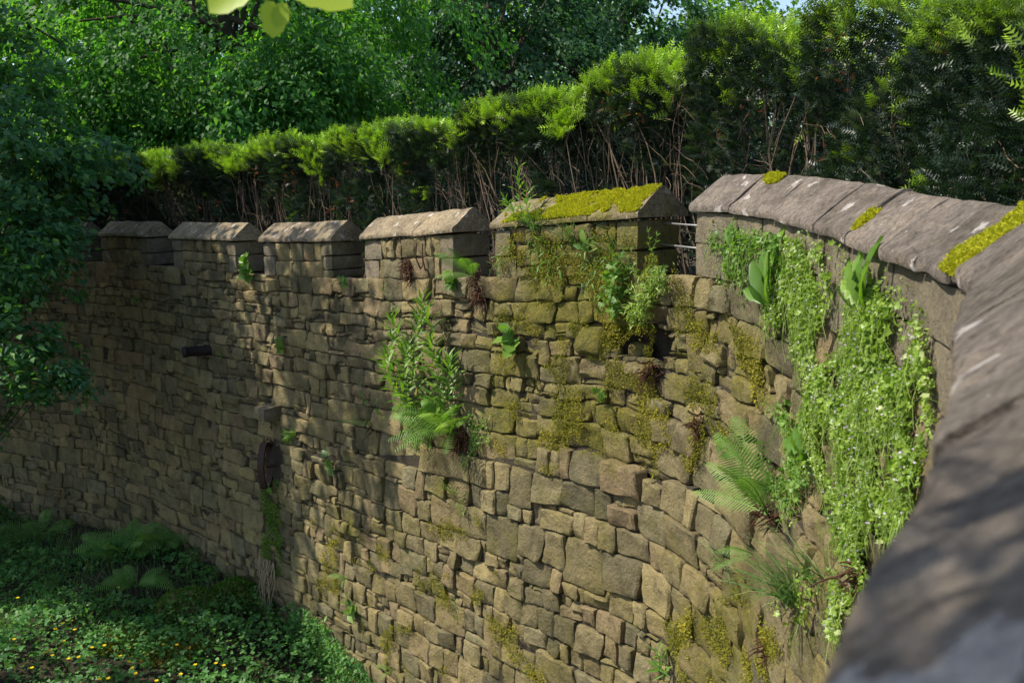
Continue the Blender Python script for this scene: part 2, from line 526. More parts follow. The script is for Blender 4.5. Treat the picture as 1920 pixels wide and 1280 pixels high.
def terrace_z(s, off):
    p = pth(s)
    P = np.stack([p[..., 0], p[..., 1], off], -1).reshape(-1, 3)
    return p[..., 2] - .50 + np.minimum(off * .02, 3) + (.05 * vnoise(P, 1.3)).reshape(np.shape(s))
_ts = np.arange(0, SLEN, .3)
_to = np.array([.12, .3, .5, .8, 1.2, 1.8, 2.6, 4, 7, 12, 20, 35, 60, 120, 250])
_S, _O = np.meshgrid(_ts, _to)
_Wp = W(_S, np.zeros_like(_S), -_O)
_Wp[..., 2] = terrace_z(_S, _O)
_i = np.arange((len(_to) - 1) * (len(_ts) - 1)); _r, _c = _i // (len(_ts) - 1), _i % (len(_ts) - 1)
_n = len(_ts)
o = obj('bank', make_mesh('bank', _Wp.reshape(-1, 3), np.stack([_r * _n + _c, (_r + 1) * _n + _c, (_r + 1) * _n + _c + 1, _r * _n + _c + 1], 1), smooth=True), M_DUFF)
o['kind'] = 'structure'

# ------------------------------------------------------------------ the wall
w0 = W(np.array([S_SOLID]), np.array([0.]), np.array([-.18]))[0]
wall = thing('stone_wall', (w0[0], w0[1], float(floor_z(w0[0], w0[1]))),
             'curving battlemented wall of rough sandstone rubble with pitched coping stones', 'wall')

def strip(prof_s, s0, s1, step, closed=True):
    """sweep a profile [(dep, v)] given by prof_s(s) along the wall"""
    ss = np.linspace(s0, s1, max(2, int((s1 - s0) / step) + 1))
    V = []
    for s in ss:
        pr = np.array(prof_s(s))
        V.append(W(np.full(len(pr), s), pr[:, 1], pr[:, 0]))
    k = len(V[0]); V = np.concatenate(V)
    F = []
    for i in range(len(ss) - 1):
        for j in range(k if closed else k - 1):
            F.append([i * k + j, i * k + (j + 1) % k, (i + 1) * k + (j + 1) % k, (i + 1) * k + j])
    if closed:
        F.append(list(range(k))[::-1]); F.append([(len(ss) - 1) * k + j for j in range(k)])
    return V, F
def vfloor(s, extra=.25):
    q = pth(np.array([s]))[0]
    return q[2] - float(floor_z(q[0], q[1])) + extra
HOLE = on_wall(1200, 645)
def core_prof(s, top):
    d = -.034
    vb = vfloor(s, .4)
    lv = float(ledge_v(s)) if s > S_Q else vb - .3
    lo = .016 if s > S_Q else -.034
    pit = max(0.0, 1 - ((s - HOLE[0]) / .32) ** 4) * .2 if abs(s - HOLE[0]) < .32 else 0
    h0, h1 = HOLE[1] - .13, HOLE[1] + .13
    return [(-THICK + .01, top), (d, top), (d, h0), (d - pit, h0 + .02), (d - pit, h1 - .02), (d, h1), (d, lv + .012), (lo, lv + .013), (lo, vb), (-THICK + .01, vb)]
mb = MB()
mb.add(*strip(lambda s: core_prof(s, VBASE + .015), .05, S_SOLID + .1, .1))
mb.add(*strip(lambda s: core_prof(s, .03), S_SOLID + .2, S_END, .06))
mb.part('wall_core', M_EARTH, wall)

MOSS = [(1080, 560, .75, .40, .50), (960, 640, .6, .5, .36), (1120, 790, .6, .35, .44), (960, 800, .4, .3, .38), (1280, 690, .3, .25, .36), (1400, 700, .35, .30, .36),
        (830, 1110, .16, .14, .40), (660, 985, .3, .2, .36), (625, 1080, .16, .2, .34), (1330, 1240, .5, .30, .42), (1400, 1170, .3, .4, .40),
        (1040, 1250, .35, .2, .30), (720, 980, .3, .15, .28), (1060, 470, .9, .22, .42), (860, 940, .5, .3, .22), (1000, 1080, .9, .5, .16), (760, 1230, .5, .3, .22),
        (1105, 640, .2, .15, .45), (420, 640, 2.5, .9, .02), (1560, 1150, .4, .6, .22), (1300, 600, .4, .3, .30)]
MOSS = [(*on_wall(a, b), c, d, e) for a, b, c, d, e in MOSS]
def moss_at(s, v):
    m = np.where((s > S_Q) & (s < S_SOLID + 1.5), .15, .06) + .06 * np.clip((v - 1.0), 0, 1.5)
    for a, b, c, d, e in MOSS:
        m = np.maximum(m, 1.45 * e * np.exp(-.7 * (((s - a) / c) ** 2 + ((v - b) / d) ** 2) ** 1.3))
    return m

def warp(s, v):
    P = np.stack([s, v, np.zeros_like(s)], -1).reshape(-1, 3)
    ds = .022 * vnoise(P, 3.1, 9.1) + .010 * vnoise(P, 8.3, 3.3)
    dv = .034 * vnoise(P * np.array([.6, 1.0, 1]), 1.3, 5.7) + .016 * vnoise(P, 4.2, 1.9) + .007 * vnoise(P, 11, 7.7)
    fade = np.clip((v - VBASE) / .15, 0, 1)
    return s + ds.reshape(np.shape(s)), v + dv.reshape(np.shape(s)) * fade

def stone_geo(s0, s1, v0, v1, base, proud, rs, gap=.007, back=-.08, rough=1.0, nx=8, ny=8):
    hw, hh = (s1 - s0) / 2 - gap, (v1 - v0) / 2 - gap
    hw, hh = max(hw, .012), max(hh, .012)
    def axis(h, m):
        e = min(.010 + .25 * .02 * rs.random(), h * .3) / h
        return np.concatenate([[-1.0, -.9999], np.linspace(-1 + e, 1 - e, m - 4), [.9999, 1.0]])
    av, bv = axis(hw, nx), axis(hh, ny)
    A, B = np.meshgrid(av, bv)
    A, B = A.ravel(), B.ravel()
    ring = (np.abs(A) > .99995) | (np.abs(B) > .99995)
    n = rs.uniform(8.0, 26.0)
    mx = np.maximum(np.maximum(np.abs(A), np.abs(B)), 1e-6)
    k = mx / ((np.abs(A) ** n + np.abs(B) ** n) ** (1 / n) + 1e-9)
    a, b = A * k, B * k
    # skew every stone a little so no two faces are alike
    sk = rs.normal(0, .09, 4)
    a2 = a * (1 + sk[0] * b * .6) + sk[1] * .10 * b
    b2 = b * (1 + sk[2] * a * .6) + sk[3] * .10 * a
    cs, cv = (s0 + s1) / 2, (v0 + v1) / 2
    s, v = cs + a2 * hw, cv + b2 * hh
    _Q = np.stack([s, v, np.full_like(s, 3.7)], -1)
    s = s + .007 * vnoise(_Q, 13, 2.2) * min(1, hw / .06); v = v + .007 * vnoise(_Q, 13, 8.2) * min(1, hh / .06)
    s, v = warp(s, v)
    q = mx
    R = min(.010, .25 * min(hw, hh)) + rs.uniform(.0, .005)
    q0a, q0b = 1 - min(.9, R / hw), 1 - min(.9, R / hh)
    ea = np.clip((np.abs(A) - q0a) / (1 - q0a), 0, 1); eb = np.clip((np.abs(B) - q0b) / (1 - q0b), 0, 1)
    e = np.minimum(1, np.sqrt(ea ** 2 + eb ** 2))
    drop = R * (1 - np.sqrt(1 - np.minimum(e, .999) ** 2)) * .85
    P = np.stack([s, v, np.full_like(s, proud * 7)], -1)
    dep = base + proud - drop + rs.normal(0, .007) * A + rs.normal(0, .009) * B
    dep += rough * (.007 * vnoise(P, 8.0, 4.4) + .010 * vnoise(P, 24.0, 1.2) + .005 * vnoise(P, 50.0, 6.2))
    dep = np.where(ring, back, dep)
    s += np.where(ring, 0, .004 * vnoise(P, 21, 8.8)); v += np.where(ring, 0, .004 * vnoise(P, 23, 2.8))
    V = W(s, v, dep)
    nxx = len(av); i = np.arange((len(bv) - 1) * (nxx - 1)); r, c = i // (nxx - 1), i % (nxx - 1)
    F = np.stack([r * nxx + c, (r + 1) * nxx + c, (r + 1) * nxx + c + 1, r * nxx + c + 1], 1)
    return V, F, s, v

# --- packing of the rubble, as a mason lays it: course by course with jogs and pinnings
CELL = .0375
S_700 = S_OF(700, 600)
R0, C0 = .012, S_OF(-250, 500)
nR, nC = int((5.0 - R0) / CELL), int((S_END - C0) / CELL)
occ = np.zeros((nR, nC), bool)
lab = np.zeros((nR + 1, nC + 1), int)
cc = C0 + (np.arange(nC) + .5) * CELL; rr = R0 + (np.arange(nR) + .5) * CELL
CS, CV = np.meshgrid(cc, rr)
occ |= CV < VBASE
occ |= CV > np.array([vfloor(s, .12) for s in cc])[None, :]
occ |= (((CS - HOLE[0]) / .30) ** 2 + ((CV - HOLE[1]) / .115) ** 2) < 1
CORB = on_wall(515, 770); RINGP = on_wall(512, 872)
occ |= (np.abs(CS - CORB[0]) < .12) & (np.abs(CV - CORB[1]) < .085)
occ |= (((CS - RINGP[0]) / .17) ** 2 + ((CV - RINGP[1]) / .26) ** 2) < 1
rs = np.random.default_rng(21)
rects = []
def put(r0, r1, c, w):
    occ[r0:r1, c:c + w] = True
    lab[r0:r1, c:c + w] = len(rects) + 1
    rects.append((C0 + c * CELL, C0 + (c + w) * CELL, R0 + r0 * CELL, R0 + r1 * CELL))
def run(r, c, r_end):
    k = r
    while k < r_end and not occ[k, c]:
        k += 1
    return k
vq = float(ledge_v(S_Q))
row = int((VBASE - R0) / CELL)
while row < nR:
    v = R0 + row * CELL
    H = int(rs.choice((3, 4, 5), p=(.28, .46, .26))) if v < 1.25 else int(rs.choice((4, 5, 6, 7), p=(.20, .34, .30, .16)))
    H = min(H, nR - row)
    c = 0
    while c < nC:
        r = row
        while r < row + H and occ[r, c]:
            r += 1
        if r >= row + H:
            c += 1
            continue
        e = run(r, c, row + H)
        s = cc[c]; far = s < S_700; low = s > S_Q and v > ledge_v(s) - .05
        h = e - r
        split = h >= 3 and rs.random() < ((.62 if h > 4 else .30) if far else (.12 if low else .26))
        tall = (not split) and h == H and rs.random() < (.07 if low else .03) and e + 2 < nR
        w = max(2, int(round(h * (rs.uniform(.75, 1.75) if low else rs.uniform(.8, 2.3)))))
        if split:
            w = max(3, int(round(h * rs.uniform(.8, 1.9))))
        if rs.random() < .10:
            w = max(2, w // 2)
        k = 0
        while k < w and c + k < nC and not occ[r, c + k] and run(r, c + k, e) == e and (k == 0 or abs(cc[c + k] - CELL / 2 - S_Q) > CELL * .5 or v < vq):
            k += 1
        w = max(1, k)
        if c + w + 1 < nC and not occ[r, c + w] and (occ[r, c + w + 1]):
            w += 1
        if 3 < w and c + w < nC and r > 0 and lab[r - 1, c + w - 1] != lab[r - 1, c + w] and not occ[r, c + w] and run(r, c + w, e) == e:
            w += 1 if rs.random() < .5 else -1
        if split:
            m = r + int(rs.integers(1, h))
            put(r, m, c, w) if w < 5 or rs.random() < .5 else (put(r, m, c, w // 2), put(r, m, c + w // 2, w - w // 2))
            put(m, e, c, w) if w < 5 or rs.random() < .5 else (put(m, e, c, w - w // 2), put(m, e, c + w - w // 2, w // 2))
        else:
            if tall and not occ[e:e + 2, c:c + w].any():
                e += 2
            put(r, e, c, w)
        c += w
    # pinnings left in the course
    for c in range(nC):
        for r in range(row, row + H):
            if not occ[r, c]:
                e = run(r, c, row + H); w = 1
                while c + w < nC and w < 5 and run(r, c + w, row + H) == e and not occ[r, c + w]:
                    w += 1
                put(r, e, c, w)
    row += H
info = []
for q in rects:
    s, v = (q[0] + q[1]) / 2, (q[2] + q[3]) / 2
    pw = proj(W(np.array([q[0], q[1], s, s]), np.array([v, v, q[2], q[3]]), np.zeros(4)))
    area = abs(pw[1, 0] - pw[0, 0]) * abs(pw[3, 1] - pw[2, 1])
    c = pw[2]
    inside = -10 < pw[2, 0] < 1780 and pw[3, 1] > 300 and pw[2, 1] < 1280 and pw[0, 2] > 1.6 and pw[1, 0] > pw[0, 0] + 1
    info.append(area if inside else 0)
order = sorted(range(len(rects)), key=lambda i: -info[i])
single = set(order[:300])
rest = MB()
for i, q in enumerate(rects):
    s, v = (q[0] + q[1]) / 2, (q[2] + q[3]) / 2
    w, h = q[1] - q[0], q[3] - q[2]
    b = float(base_dep(s, v))
    small = min(w, h) < 2.5 * CELL
    proud = (rs.uniform(-.028, -.005) if small else rs.normal(.004, .011))
    big = info[i] > 900
    rough = 1.0 if b > 0 else 1.35
    V, F, ss, vv = stone_geo(*q, b, proud, rs, gap=rs.uniform(.0015, .0065), back=b - .06, rough=rough, nx=11 if big else 8 if info[i] else 6, ny=10 if big else 8 if info[i] else 6)
    hue = rs.random()
    at = dict(rnd=np.full(len(V), hue), moss=moss_at(ss, vv) + rs.normal(0, .05))
    if i in single:
        part('stone', V, F, M_STONE, wall, at, smooth='angle')
    else:
        rest.add(V, F, **at)
rest.part('rubble_stones', M_STONE, wall, smooth='angle', stuff=True)
print('stones', len(rects), 'smallest single', info[order[299]])

def block_geo(s0, s1, v0, v1, d0, d1, rs, rnd_r=.016, amp=.006, n=(5, 5, 5)):
    """a dressed block: rounded box in wall coordinates (d0 back, d1 front)"""
    V, F = [], []
    axes = [np.linspace(-1, 1, k) for k in n]
    def face(ax, sign):
        i, j = [k for k in range(3) if k != ax]
        A, B = np.meshgrid(axes[i], axes[j])
        G = np.zeros((A.size, 3)); G[:, i] = A.ravel(); G[:, j] = B.ravel(); G[:, ax] = sign
        b = sum(len(x) for x in V)
        V.append(G)
        w = len(axes[i])
        flip = (sign > 0) ^ (ax == 1)
        for r in range(len(axes[j]) - 1):
            for c in range(w - 1):
                f = [b + r * w + c, b + r * w + c + 1, b + (r + 1) * w + c + 1, b + (r + 1) * w + c]
                F.append(f[::-1] if flip else f)
    for ax in range(3):
        for sg in (-1, 1):
            face(ax, sg)
    G = np.concatenate(V)
    half = np.array([(s1 - s0) / 2, (v1 - v0) / 2, (d1 - d0) / 2]); cen = np.array([(s1 + s0) / 2, (v1 + v0) / 2, (d1 + d0) / 2])
    Q = G * half
    inner = np.clip(Q, -(half - rnd_r), half - rnd_r)
    dd = Q - inner
    L = np.linalg.norm(dd, axis=1, keepdims=True)
    Q = np.where(L > 1e-9, inner + dd / np.maximum(L, 1e-9) * np.minimum(L, rnd_r), Q)
    P = Q + cen
    o = rs.uniform(0, 50)
    P = P + amp * np.stack([vnoise(P, 9, o), vnoise(P, 9, o + 7), vnoise(P, 9, o + 13)], 1)
    return W(P[:, 0], P[:, 1], P[:, 2]), F, P

# --- merlons
for k, (a, b) in enumerate(MERLONS):
    V, F, P = block_geo(a + .03, b - .03, .02, VBASE + .01, -THICK + .01, -.035, rs, .004, .001)
    mer = part('merlon', V, F, M_EARTH, wall)
    quo = []
    for side in (0, 1):
        v = .012
        while v < VBASE - .05:
            h = min(rs.uniform(.13, .20), VBASE - v)
            if VBASE - v - h < .07:
                h = VBASE - v
            w = rs.uniform(.16, .30)
            s0, s1 = (a, a + w) if side == 0 else (b - w, b)
            V, F, P = block_geo(s0 + .002, s1 - .004, v + .003, v + h - .003, -THICK + .005, rs.uniform(-.006, .008), rs)
            m = moss_at(P[:, 0], P[:, 1]) + (.12 if side else 0)
            part('stone', V, F, M_ASHLAR, mer, dict(rnd=np.full(len(V), rs.random()), moss=m), True)
            quo.append((s0, s1, v, v + h)); v += h
    # rubble between the quoins
    rows = [.012, .012 + rs.uniform(.11, .16), VBASE - rs.uniform(.08, .11), VBASE] if rs.random() < .55 else [.012, .012 + rs.uniform(.14, .19), VBASE]
    for r0, r1 in zip(rows[:-1], rows[1:]):
        lo = max(q[1] for q in quo if q[0] < (a + b) / 2 and q[2] < r1 - .01 and q[3] > r0 + .01)
        hi = min(q[0] for q in quo if q[0] > (a + b) / 2 and q[2] < r1 - .01 and q[3] > r0 + .01)
        s = lo
        while s < hi - .01:
            w = rs.uniform(.08, .26)
            if hi - s - w < .07:
                w = hi - s
            V, F, ss, vv = stone_geo(s, s + w, r0, r1, 0, rs.normal(.0, .010), rs, gap=.004, back=-.07, rough=1.3)
            part('stone', V, F, M_STONE, mer, dict(rnd=np.full(len(V), rs.random()), moss=moss_at(ss, vv) + rs.normal(.02, .05)), 'angle')
            s += w

def coping_geo(s0, s1, rs, rise=.155, eave=.038, dz=0.0, seg=.06):
    prof = [(.026, 0), (.030, -.010), (.030, -eave + .008), (.022, -eave - .004)]
    n = 6
    for i in range(1, n):
        t = i / n
        prof.append((.022 + (-THICK / 2 + .012 - .022) * t, -eave - rise * t - .004 * math.sin(math.pi * t)))
    prof += [(-THICK / 2 + .010, -eave - rise + .002), (-THICK / 2 - .012, -eave - rise + .002)]
    for i in range(1, 4):
        t = i / 4
        prof.append((-THICK / 2 - .012 + (-THICK / 2 - .010) * t, -eave - rise * (1 - t)))
    prof += [(-THICK - .022, -eave), (-THICK - .022, 0)]
    prof = np.array(prof); k = len(prof)
    ss = np.linspace(s0, s1, max(3, int((s1 - s0) / seg) + 1))
    o = rs.uniform(0, 40)
    Q = np.concatenate([np.stack([np.full(k, s), prof[:, 1] - dz, prof[:, 0]], 1) for s in ss])
    N = Q.copy()
    N[:, 1] += .007 * vnoise(Q, 6, o) + .004 * vnoise(Q, 17, o)
    N[:, 2] += .007 * vnoise(Q, 6, o + 9) + .005 * vnoise(Q, 17, o + 3)
    N[:, 0] += .003 * vnoise(Q, 14, o + 5)
    low = Q[:, 1] > -.006
    N[low, 1] = np.minimum(N[low, 1], 0.004)
    V = W(N[:, 0], N[:, 1], N[:, 2])
    F = []
    for i in range(len(ss) - 1):
        for j in range(k):
            F.append([i * k + j, (i + 1) * k + j, (i + 1) * k + (j + 1) % k, i * k + (j + 1) % k])
    F.append(list(range(k))); F.append([(len(ss) - 1) * k + j for j in range(k)][::-1])
    return V, F, Q

mers = [o for o in wall.children if o.name.startswith('merlon')]
for mer, (a, b) in zip(mers, MERLONS):
    s = a - .03
    cuts = [s] + sorted(a + (b - a) * q for q in (rs.uniform(.28, .38), rs.uniform(.60, .72))) + [b + .03]
    if rs.random() < .4:
        cuts.pop(1)
    for s0, s1 in zip(cuts[:-1], cuts[1:]):
        V, F, Q = coping_geo(s0 + .002, s1 - .003, rs, dz=rs.uniform(-.003, .004))
        part('coping_stone', V, F, M_CAP, mer, dict(rnd=np.full(len(V), rs.random()), moss=moss_at(Q[:, 0], np.full(len(Q), .1)) - .06), 'angle')
_cj = [S_SOLID - .03] + [S_OF(x, y) for x, y in ((1376, 400), (1450, 412), (1536, 436), (1600, 462), (1668, 496), (1732, 524))]
_cj += [S_OF(1790, 572) + 0.02]
_cj += [_cj[-1] + .62, _cj[-1] + 1.12, _cj[-1] + 1.75, S_END]
PARAPET_JOINTS = _cj
for i, (s0, s1) in enumerate(zip(_cj[:-1], _cj[1:])):
    gap = .05 if i == 7 else .004
    V, F, Q = coping_geo(s0 + gap, s1 - .004, rs, dz=rs.uniform(-.004, .006) + (.012 if i >= 7 else 0), seg=.03)
    part('coping_stone', V, F, M_COPE, wall, dict(rnd=np.full(len(V), rs.random()), moss=np.full(len(V), -.02)), 'angle')
# quoin blocks at the end of the solid parapet
v = .004
for h in (.17, .18):
    s = S_SOLID
    while s < S_END - .05:
        w = min(rs.uniform(.24, .48), S_END - s)
        V, F, P = block_geo(s + .001, s + w - .003, v, v + h - .003, -THICK + .005 if s == S_SOLID else -.12, rs.uniform(-.004, .006), rs, .010, .007, (9, 5, 3))
        part('stone', V, F, M_ASHLAR, wall, dict(rnd=np.full(len(V), rs.random()), moss=moss_at(P[:, 0], P[:, 1])), True); s += w
    v += h
# loose boulders in the hollow, corbel stone
for (x, y, w, h, d0, d1) in ((1105, 640, .135, .10, -.12, .03), (1180, 690, .06, .05, -.1, .015), (1135, 690, .05, .03, -.1, .0), (1170, 660, .07, .06, -.22, -.08)):
    s, v = on_wall(x, y)
    V, F, P = block_geo(s - w, s + w, v - h, v + h, d0, d1, rs, .05, .02, (7, 6, 6))
    part('stone', V, F, M_STONE, wall, dict(rnd=np.full(len(V), rs.random()), moss=moss_at(P[:, 0], P[:, 1]) + .05), True)
V, F, P = block_geo(CORB[0] - .11, CORB[0] + .11, CORB[1] - .075, CORB[1] + .075, -.1, .20, rs, .02, .008)
part('corbel_stone', V, F, M_ASHLAR, wall, dict(rnd=np.full(len(V), .4), moss=np.full(len(V), .25)), True)

# ------------------------------------------------------------------ ironwork on the wall
def on_floor(px, py, h=0.0):
    r = ray(px, py); t = 8.0
    for _ in range(12):
        p = np.array([0, 0, EYE]) + r * t
        t += (float(floor_z(p[0], p[1])) + h - p[2]) / r[2]
    return np.array([0, 0, EYE]) + r * t

s, v = on_wall(392, 656)
B = W(np.array([s]), np.array([v]), np.array([0.]))[0]; n_ = wn_at(s); t_ = np.array([*tan(np.array([s]))[0], 0])
pipe = thing('drain_pipe', B, 'short dark rusty iron drain pipe jutting from the rubble wall', 'pipe')
ax = norm(n_ * .9 - t_ * .30)
ring = []
k = 18
V, F = [], []
for (l, r) in ((-.12, .058), (.26, .058), (.262, .066), (.30, .066), (.30, .054), (.10, .052)):
    for j in range(k):
        a = 2 * math.pi * j / k
        u = norm(np.cross(ax, np.array([0, 0, 1.]))); w_ = np.cross(u, ax)
        V.append(B + ax * l + r * (math.cos(a) * u + math.sin(a) * w_))
for i in range(5):
    for j in range(k):
        F.append([i * k + j, i * k + (j + 1) % k, (i + 1) * k + (j + 1) % k, (i + 1) * k + j])
F.append([5 * k + j for j in range(k)])
part('pipe_barrel', V, F, M_PIPE, pipe, smooth=True)
mb = MB(); mb.add(*tube([B + ax * -.02 + np.array([0, 0, .06]), B + ax * .05 + np.array([0, 0, .085]), B + ax * .09 + np.array([0, 0, .06]), B + ax * .1 + np.array([0, 0, -.07])], .006, 5))
mb.part('wire_tie', M_STRAW, pipe, True)

# the iron hoop set in the wall with its stone hood
s, v = RINGP
B = W(np.array([s]), np.array([v]), np.array([0.02]))[0]; n_ = wn_at(s); t_ = np.array([*tan(np.array([s]))[0], 0])
hoop = thing('iron_hoop', B, 'rusty iron hoop standing out of the wall over a green streak', 'iron hoop')
V, F = [], []
k = 28
oa = norm(n_ * .75 + t_ * .66)                                   # hoop leans out of the face
for j in range(k):
    a = 2 * math.pi * j / k
    c = B - t_ * .04 + n_ * .05 + math.cos(a) * oa * .15 + math.sin(a) * np.array([0, 0, .25])
    rad = norm(math.cos(a) * oa + math.sin(a) * np.array([0, 0, 1.]))
    w_ = norm(np.cross(oa, np.array([0, 0, 1.])))
    for (r, z) in ((-.014, -.035), (.018, -.035), (.018, .035), (-.014, .035)):
        V.append(c + rad * r * (1 + .2 * math.sin(a * 5)) + w_ * z)
for j in range(k):
    for q in range(4):
        F.append([j * 4 + q, j * 4 + (q + 1) % 4, ((j + 1) % k) * 4 + (q + 1) % 4, ((j + 1) % k) * 4 + q])
part('rim', V, F, M_RUST, hoop)
mb = MB(); mb.add(*tube([B + n_ * -.15 + t_ * .05, B + n_ * .06 - t_ * .02], [.02, .018], 6)); mb.part('bracket', M_RUST, hoop)

# two steel rails across the opening
for py, wd in ((425, 'upper'), (469, 'lower')):
    a = W(np.array([MERLONS[-1][1] - .08]), np.array([0.]), np.array([-.22]))[0]
    b = W(np.array([S_SOLID + .08]), np.array([0.]), np.array([-.22]))[0]
    z = unproj(1260, py, 5.05)[2]
    tl = thing('steel_rail', (a[0], a[1], z), f'thin bare steel rail, the {wd} of two across the gap in the battlements', 'rail', 'rails across the gap')
    mb = MB(); mb.add(*tube([[a[0], a[1], z], [b[0], b[1], z]], .006, 8)); mb.part('bar', M_RAIL, tl, True)
    for e in (0.06, .94):
        mb = MB()
        c = np.array([a[0] + (b[0] - a[0]) * e, a[1] + (b[1] - a[1]) * e, z])
        dd = norm(np.array([b[0] - a[0], b[1] - a[1], 0])) * .008
        mb.add(*tube([c - dd, c + dd], .010, 8))
        mb.part('collar', M_RAIL, tl)

# ------------------------------------------------------------------ yew hedge
HO = .66
def on_line(px, off):
    Q = W(SG, np.zeros_like(SG), np.full_like(SG, -off)); r = (px - 960) / FPX
    d = Q[:, 1] * CP - (Q[:, 2] - EYE) * SP
    c = Q[:, 0] - r * d
    k = np.where((c[:-1] * c[1:] <= 0) & (Q[:-1, 1] > .6))[0]
    return (SG[k[0]], d[k[0]]) if len(k) else None
_top = [(40, 345), (160, 322), (250, 303), (470, 277), (620, 262), (720, 242), (840, 238), (852, 222), (885, 205), (1080, 184), (1094, 142), (1262, 127), (1274, 94), (1335, 62), (1500, 74), (1514, 42), (1575, 14), (1700, 8), (1800, 14), (1860, 20)]
_ts_, _tz_ = [], []
for x, y in _top:
    q = on_line(x, HO + .12)
    if q:
        _ts_.append(q[0]); _tz_.append(unproj(x, y, q[1])[2] - float(pth(np.array([q[0]]))[0, 2]))
_ts_, _tz_ = np.array(_ts_), np.array(_tz_)
def hedge_top(s):
    return pth(s)[..., 2] + np.interp(s, _ts_, _tz_)
HB = [on_line(x, HO + .12)[0] for x in (20, 150, 320, 478, 622, 735, 858, 1087, 1268, 1508, 1690)]
HB = [HB[0] - 3.2, HB[0] - 1.6] + HB
HB += [HB[-1] + 1.0, HB[-1] + 2.2]
HLAB = ['far low yew bush of the clipped hedge behind the shrub', 'low yew bush of the clipped hedge half hidden by the shrub', 'low yew bush of the hedge above the first shaded merlons',
        'low yew bush with bare fanned twigs and rusty dead sprays', 'low yew bush with orange dead sprays over the wall', 'dark yew bush with a sparse twiggy front in the low hedge',
        'rounded yew bush with drooping green side before the taller steps', 'small yew bush just below the first tall step of the hedge', 'yew bush with a broad bare brown twig fan behind the mossy merlon',
        'yew bush with pink withered sprigs beside the gap in the battlements', 'tall yew bush with bare grey stems and a bright top', 'tallest yew bush with grey foliage and orange dead sprays above the coping',
        'dense dark yew bush at the high end of the hedge', 'dense dark yew bush rounding the near end of the hedge']
T_, TF_, TA_ = SPRIG
def add_sprigs(acc, P, D, N, S, rnd, tip, tm=SPRIG):
    V, F, A = scatter(tm[0], tm[1], P, D, N, S, rnd, {'tip': tip}, tm[2])
    acc.append((V, F, A))
def join_acc(acc):
    n = 0; Vs, Fs, As = [], [], {}
    for V, F, A in acc:
        Vs.append(V); Fs.append(F + n); n += len(V)
        for k, a in A.items():
            As.setdefault(k, []).append(a)
    return np.concatenate(Vs), np.concatenate(Fs), {k: np.concatenate(a) for k, a in As.items()}
hr = np.random.default_rng(5)
def rv(n, s=1.0):
    return hr.normal(0, s, (n, 3))
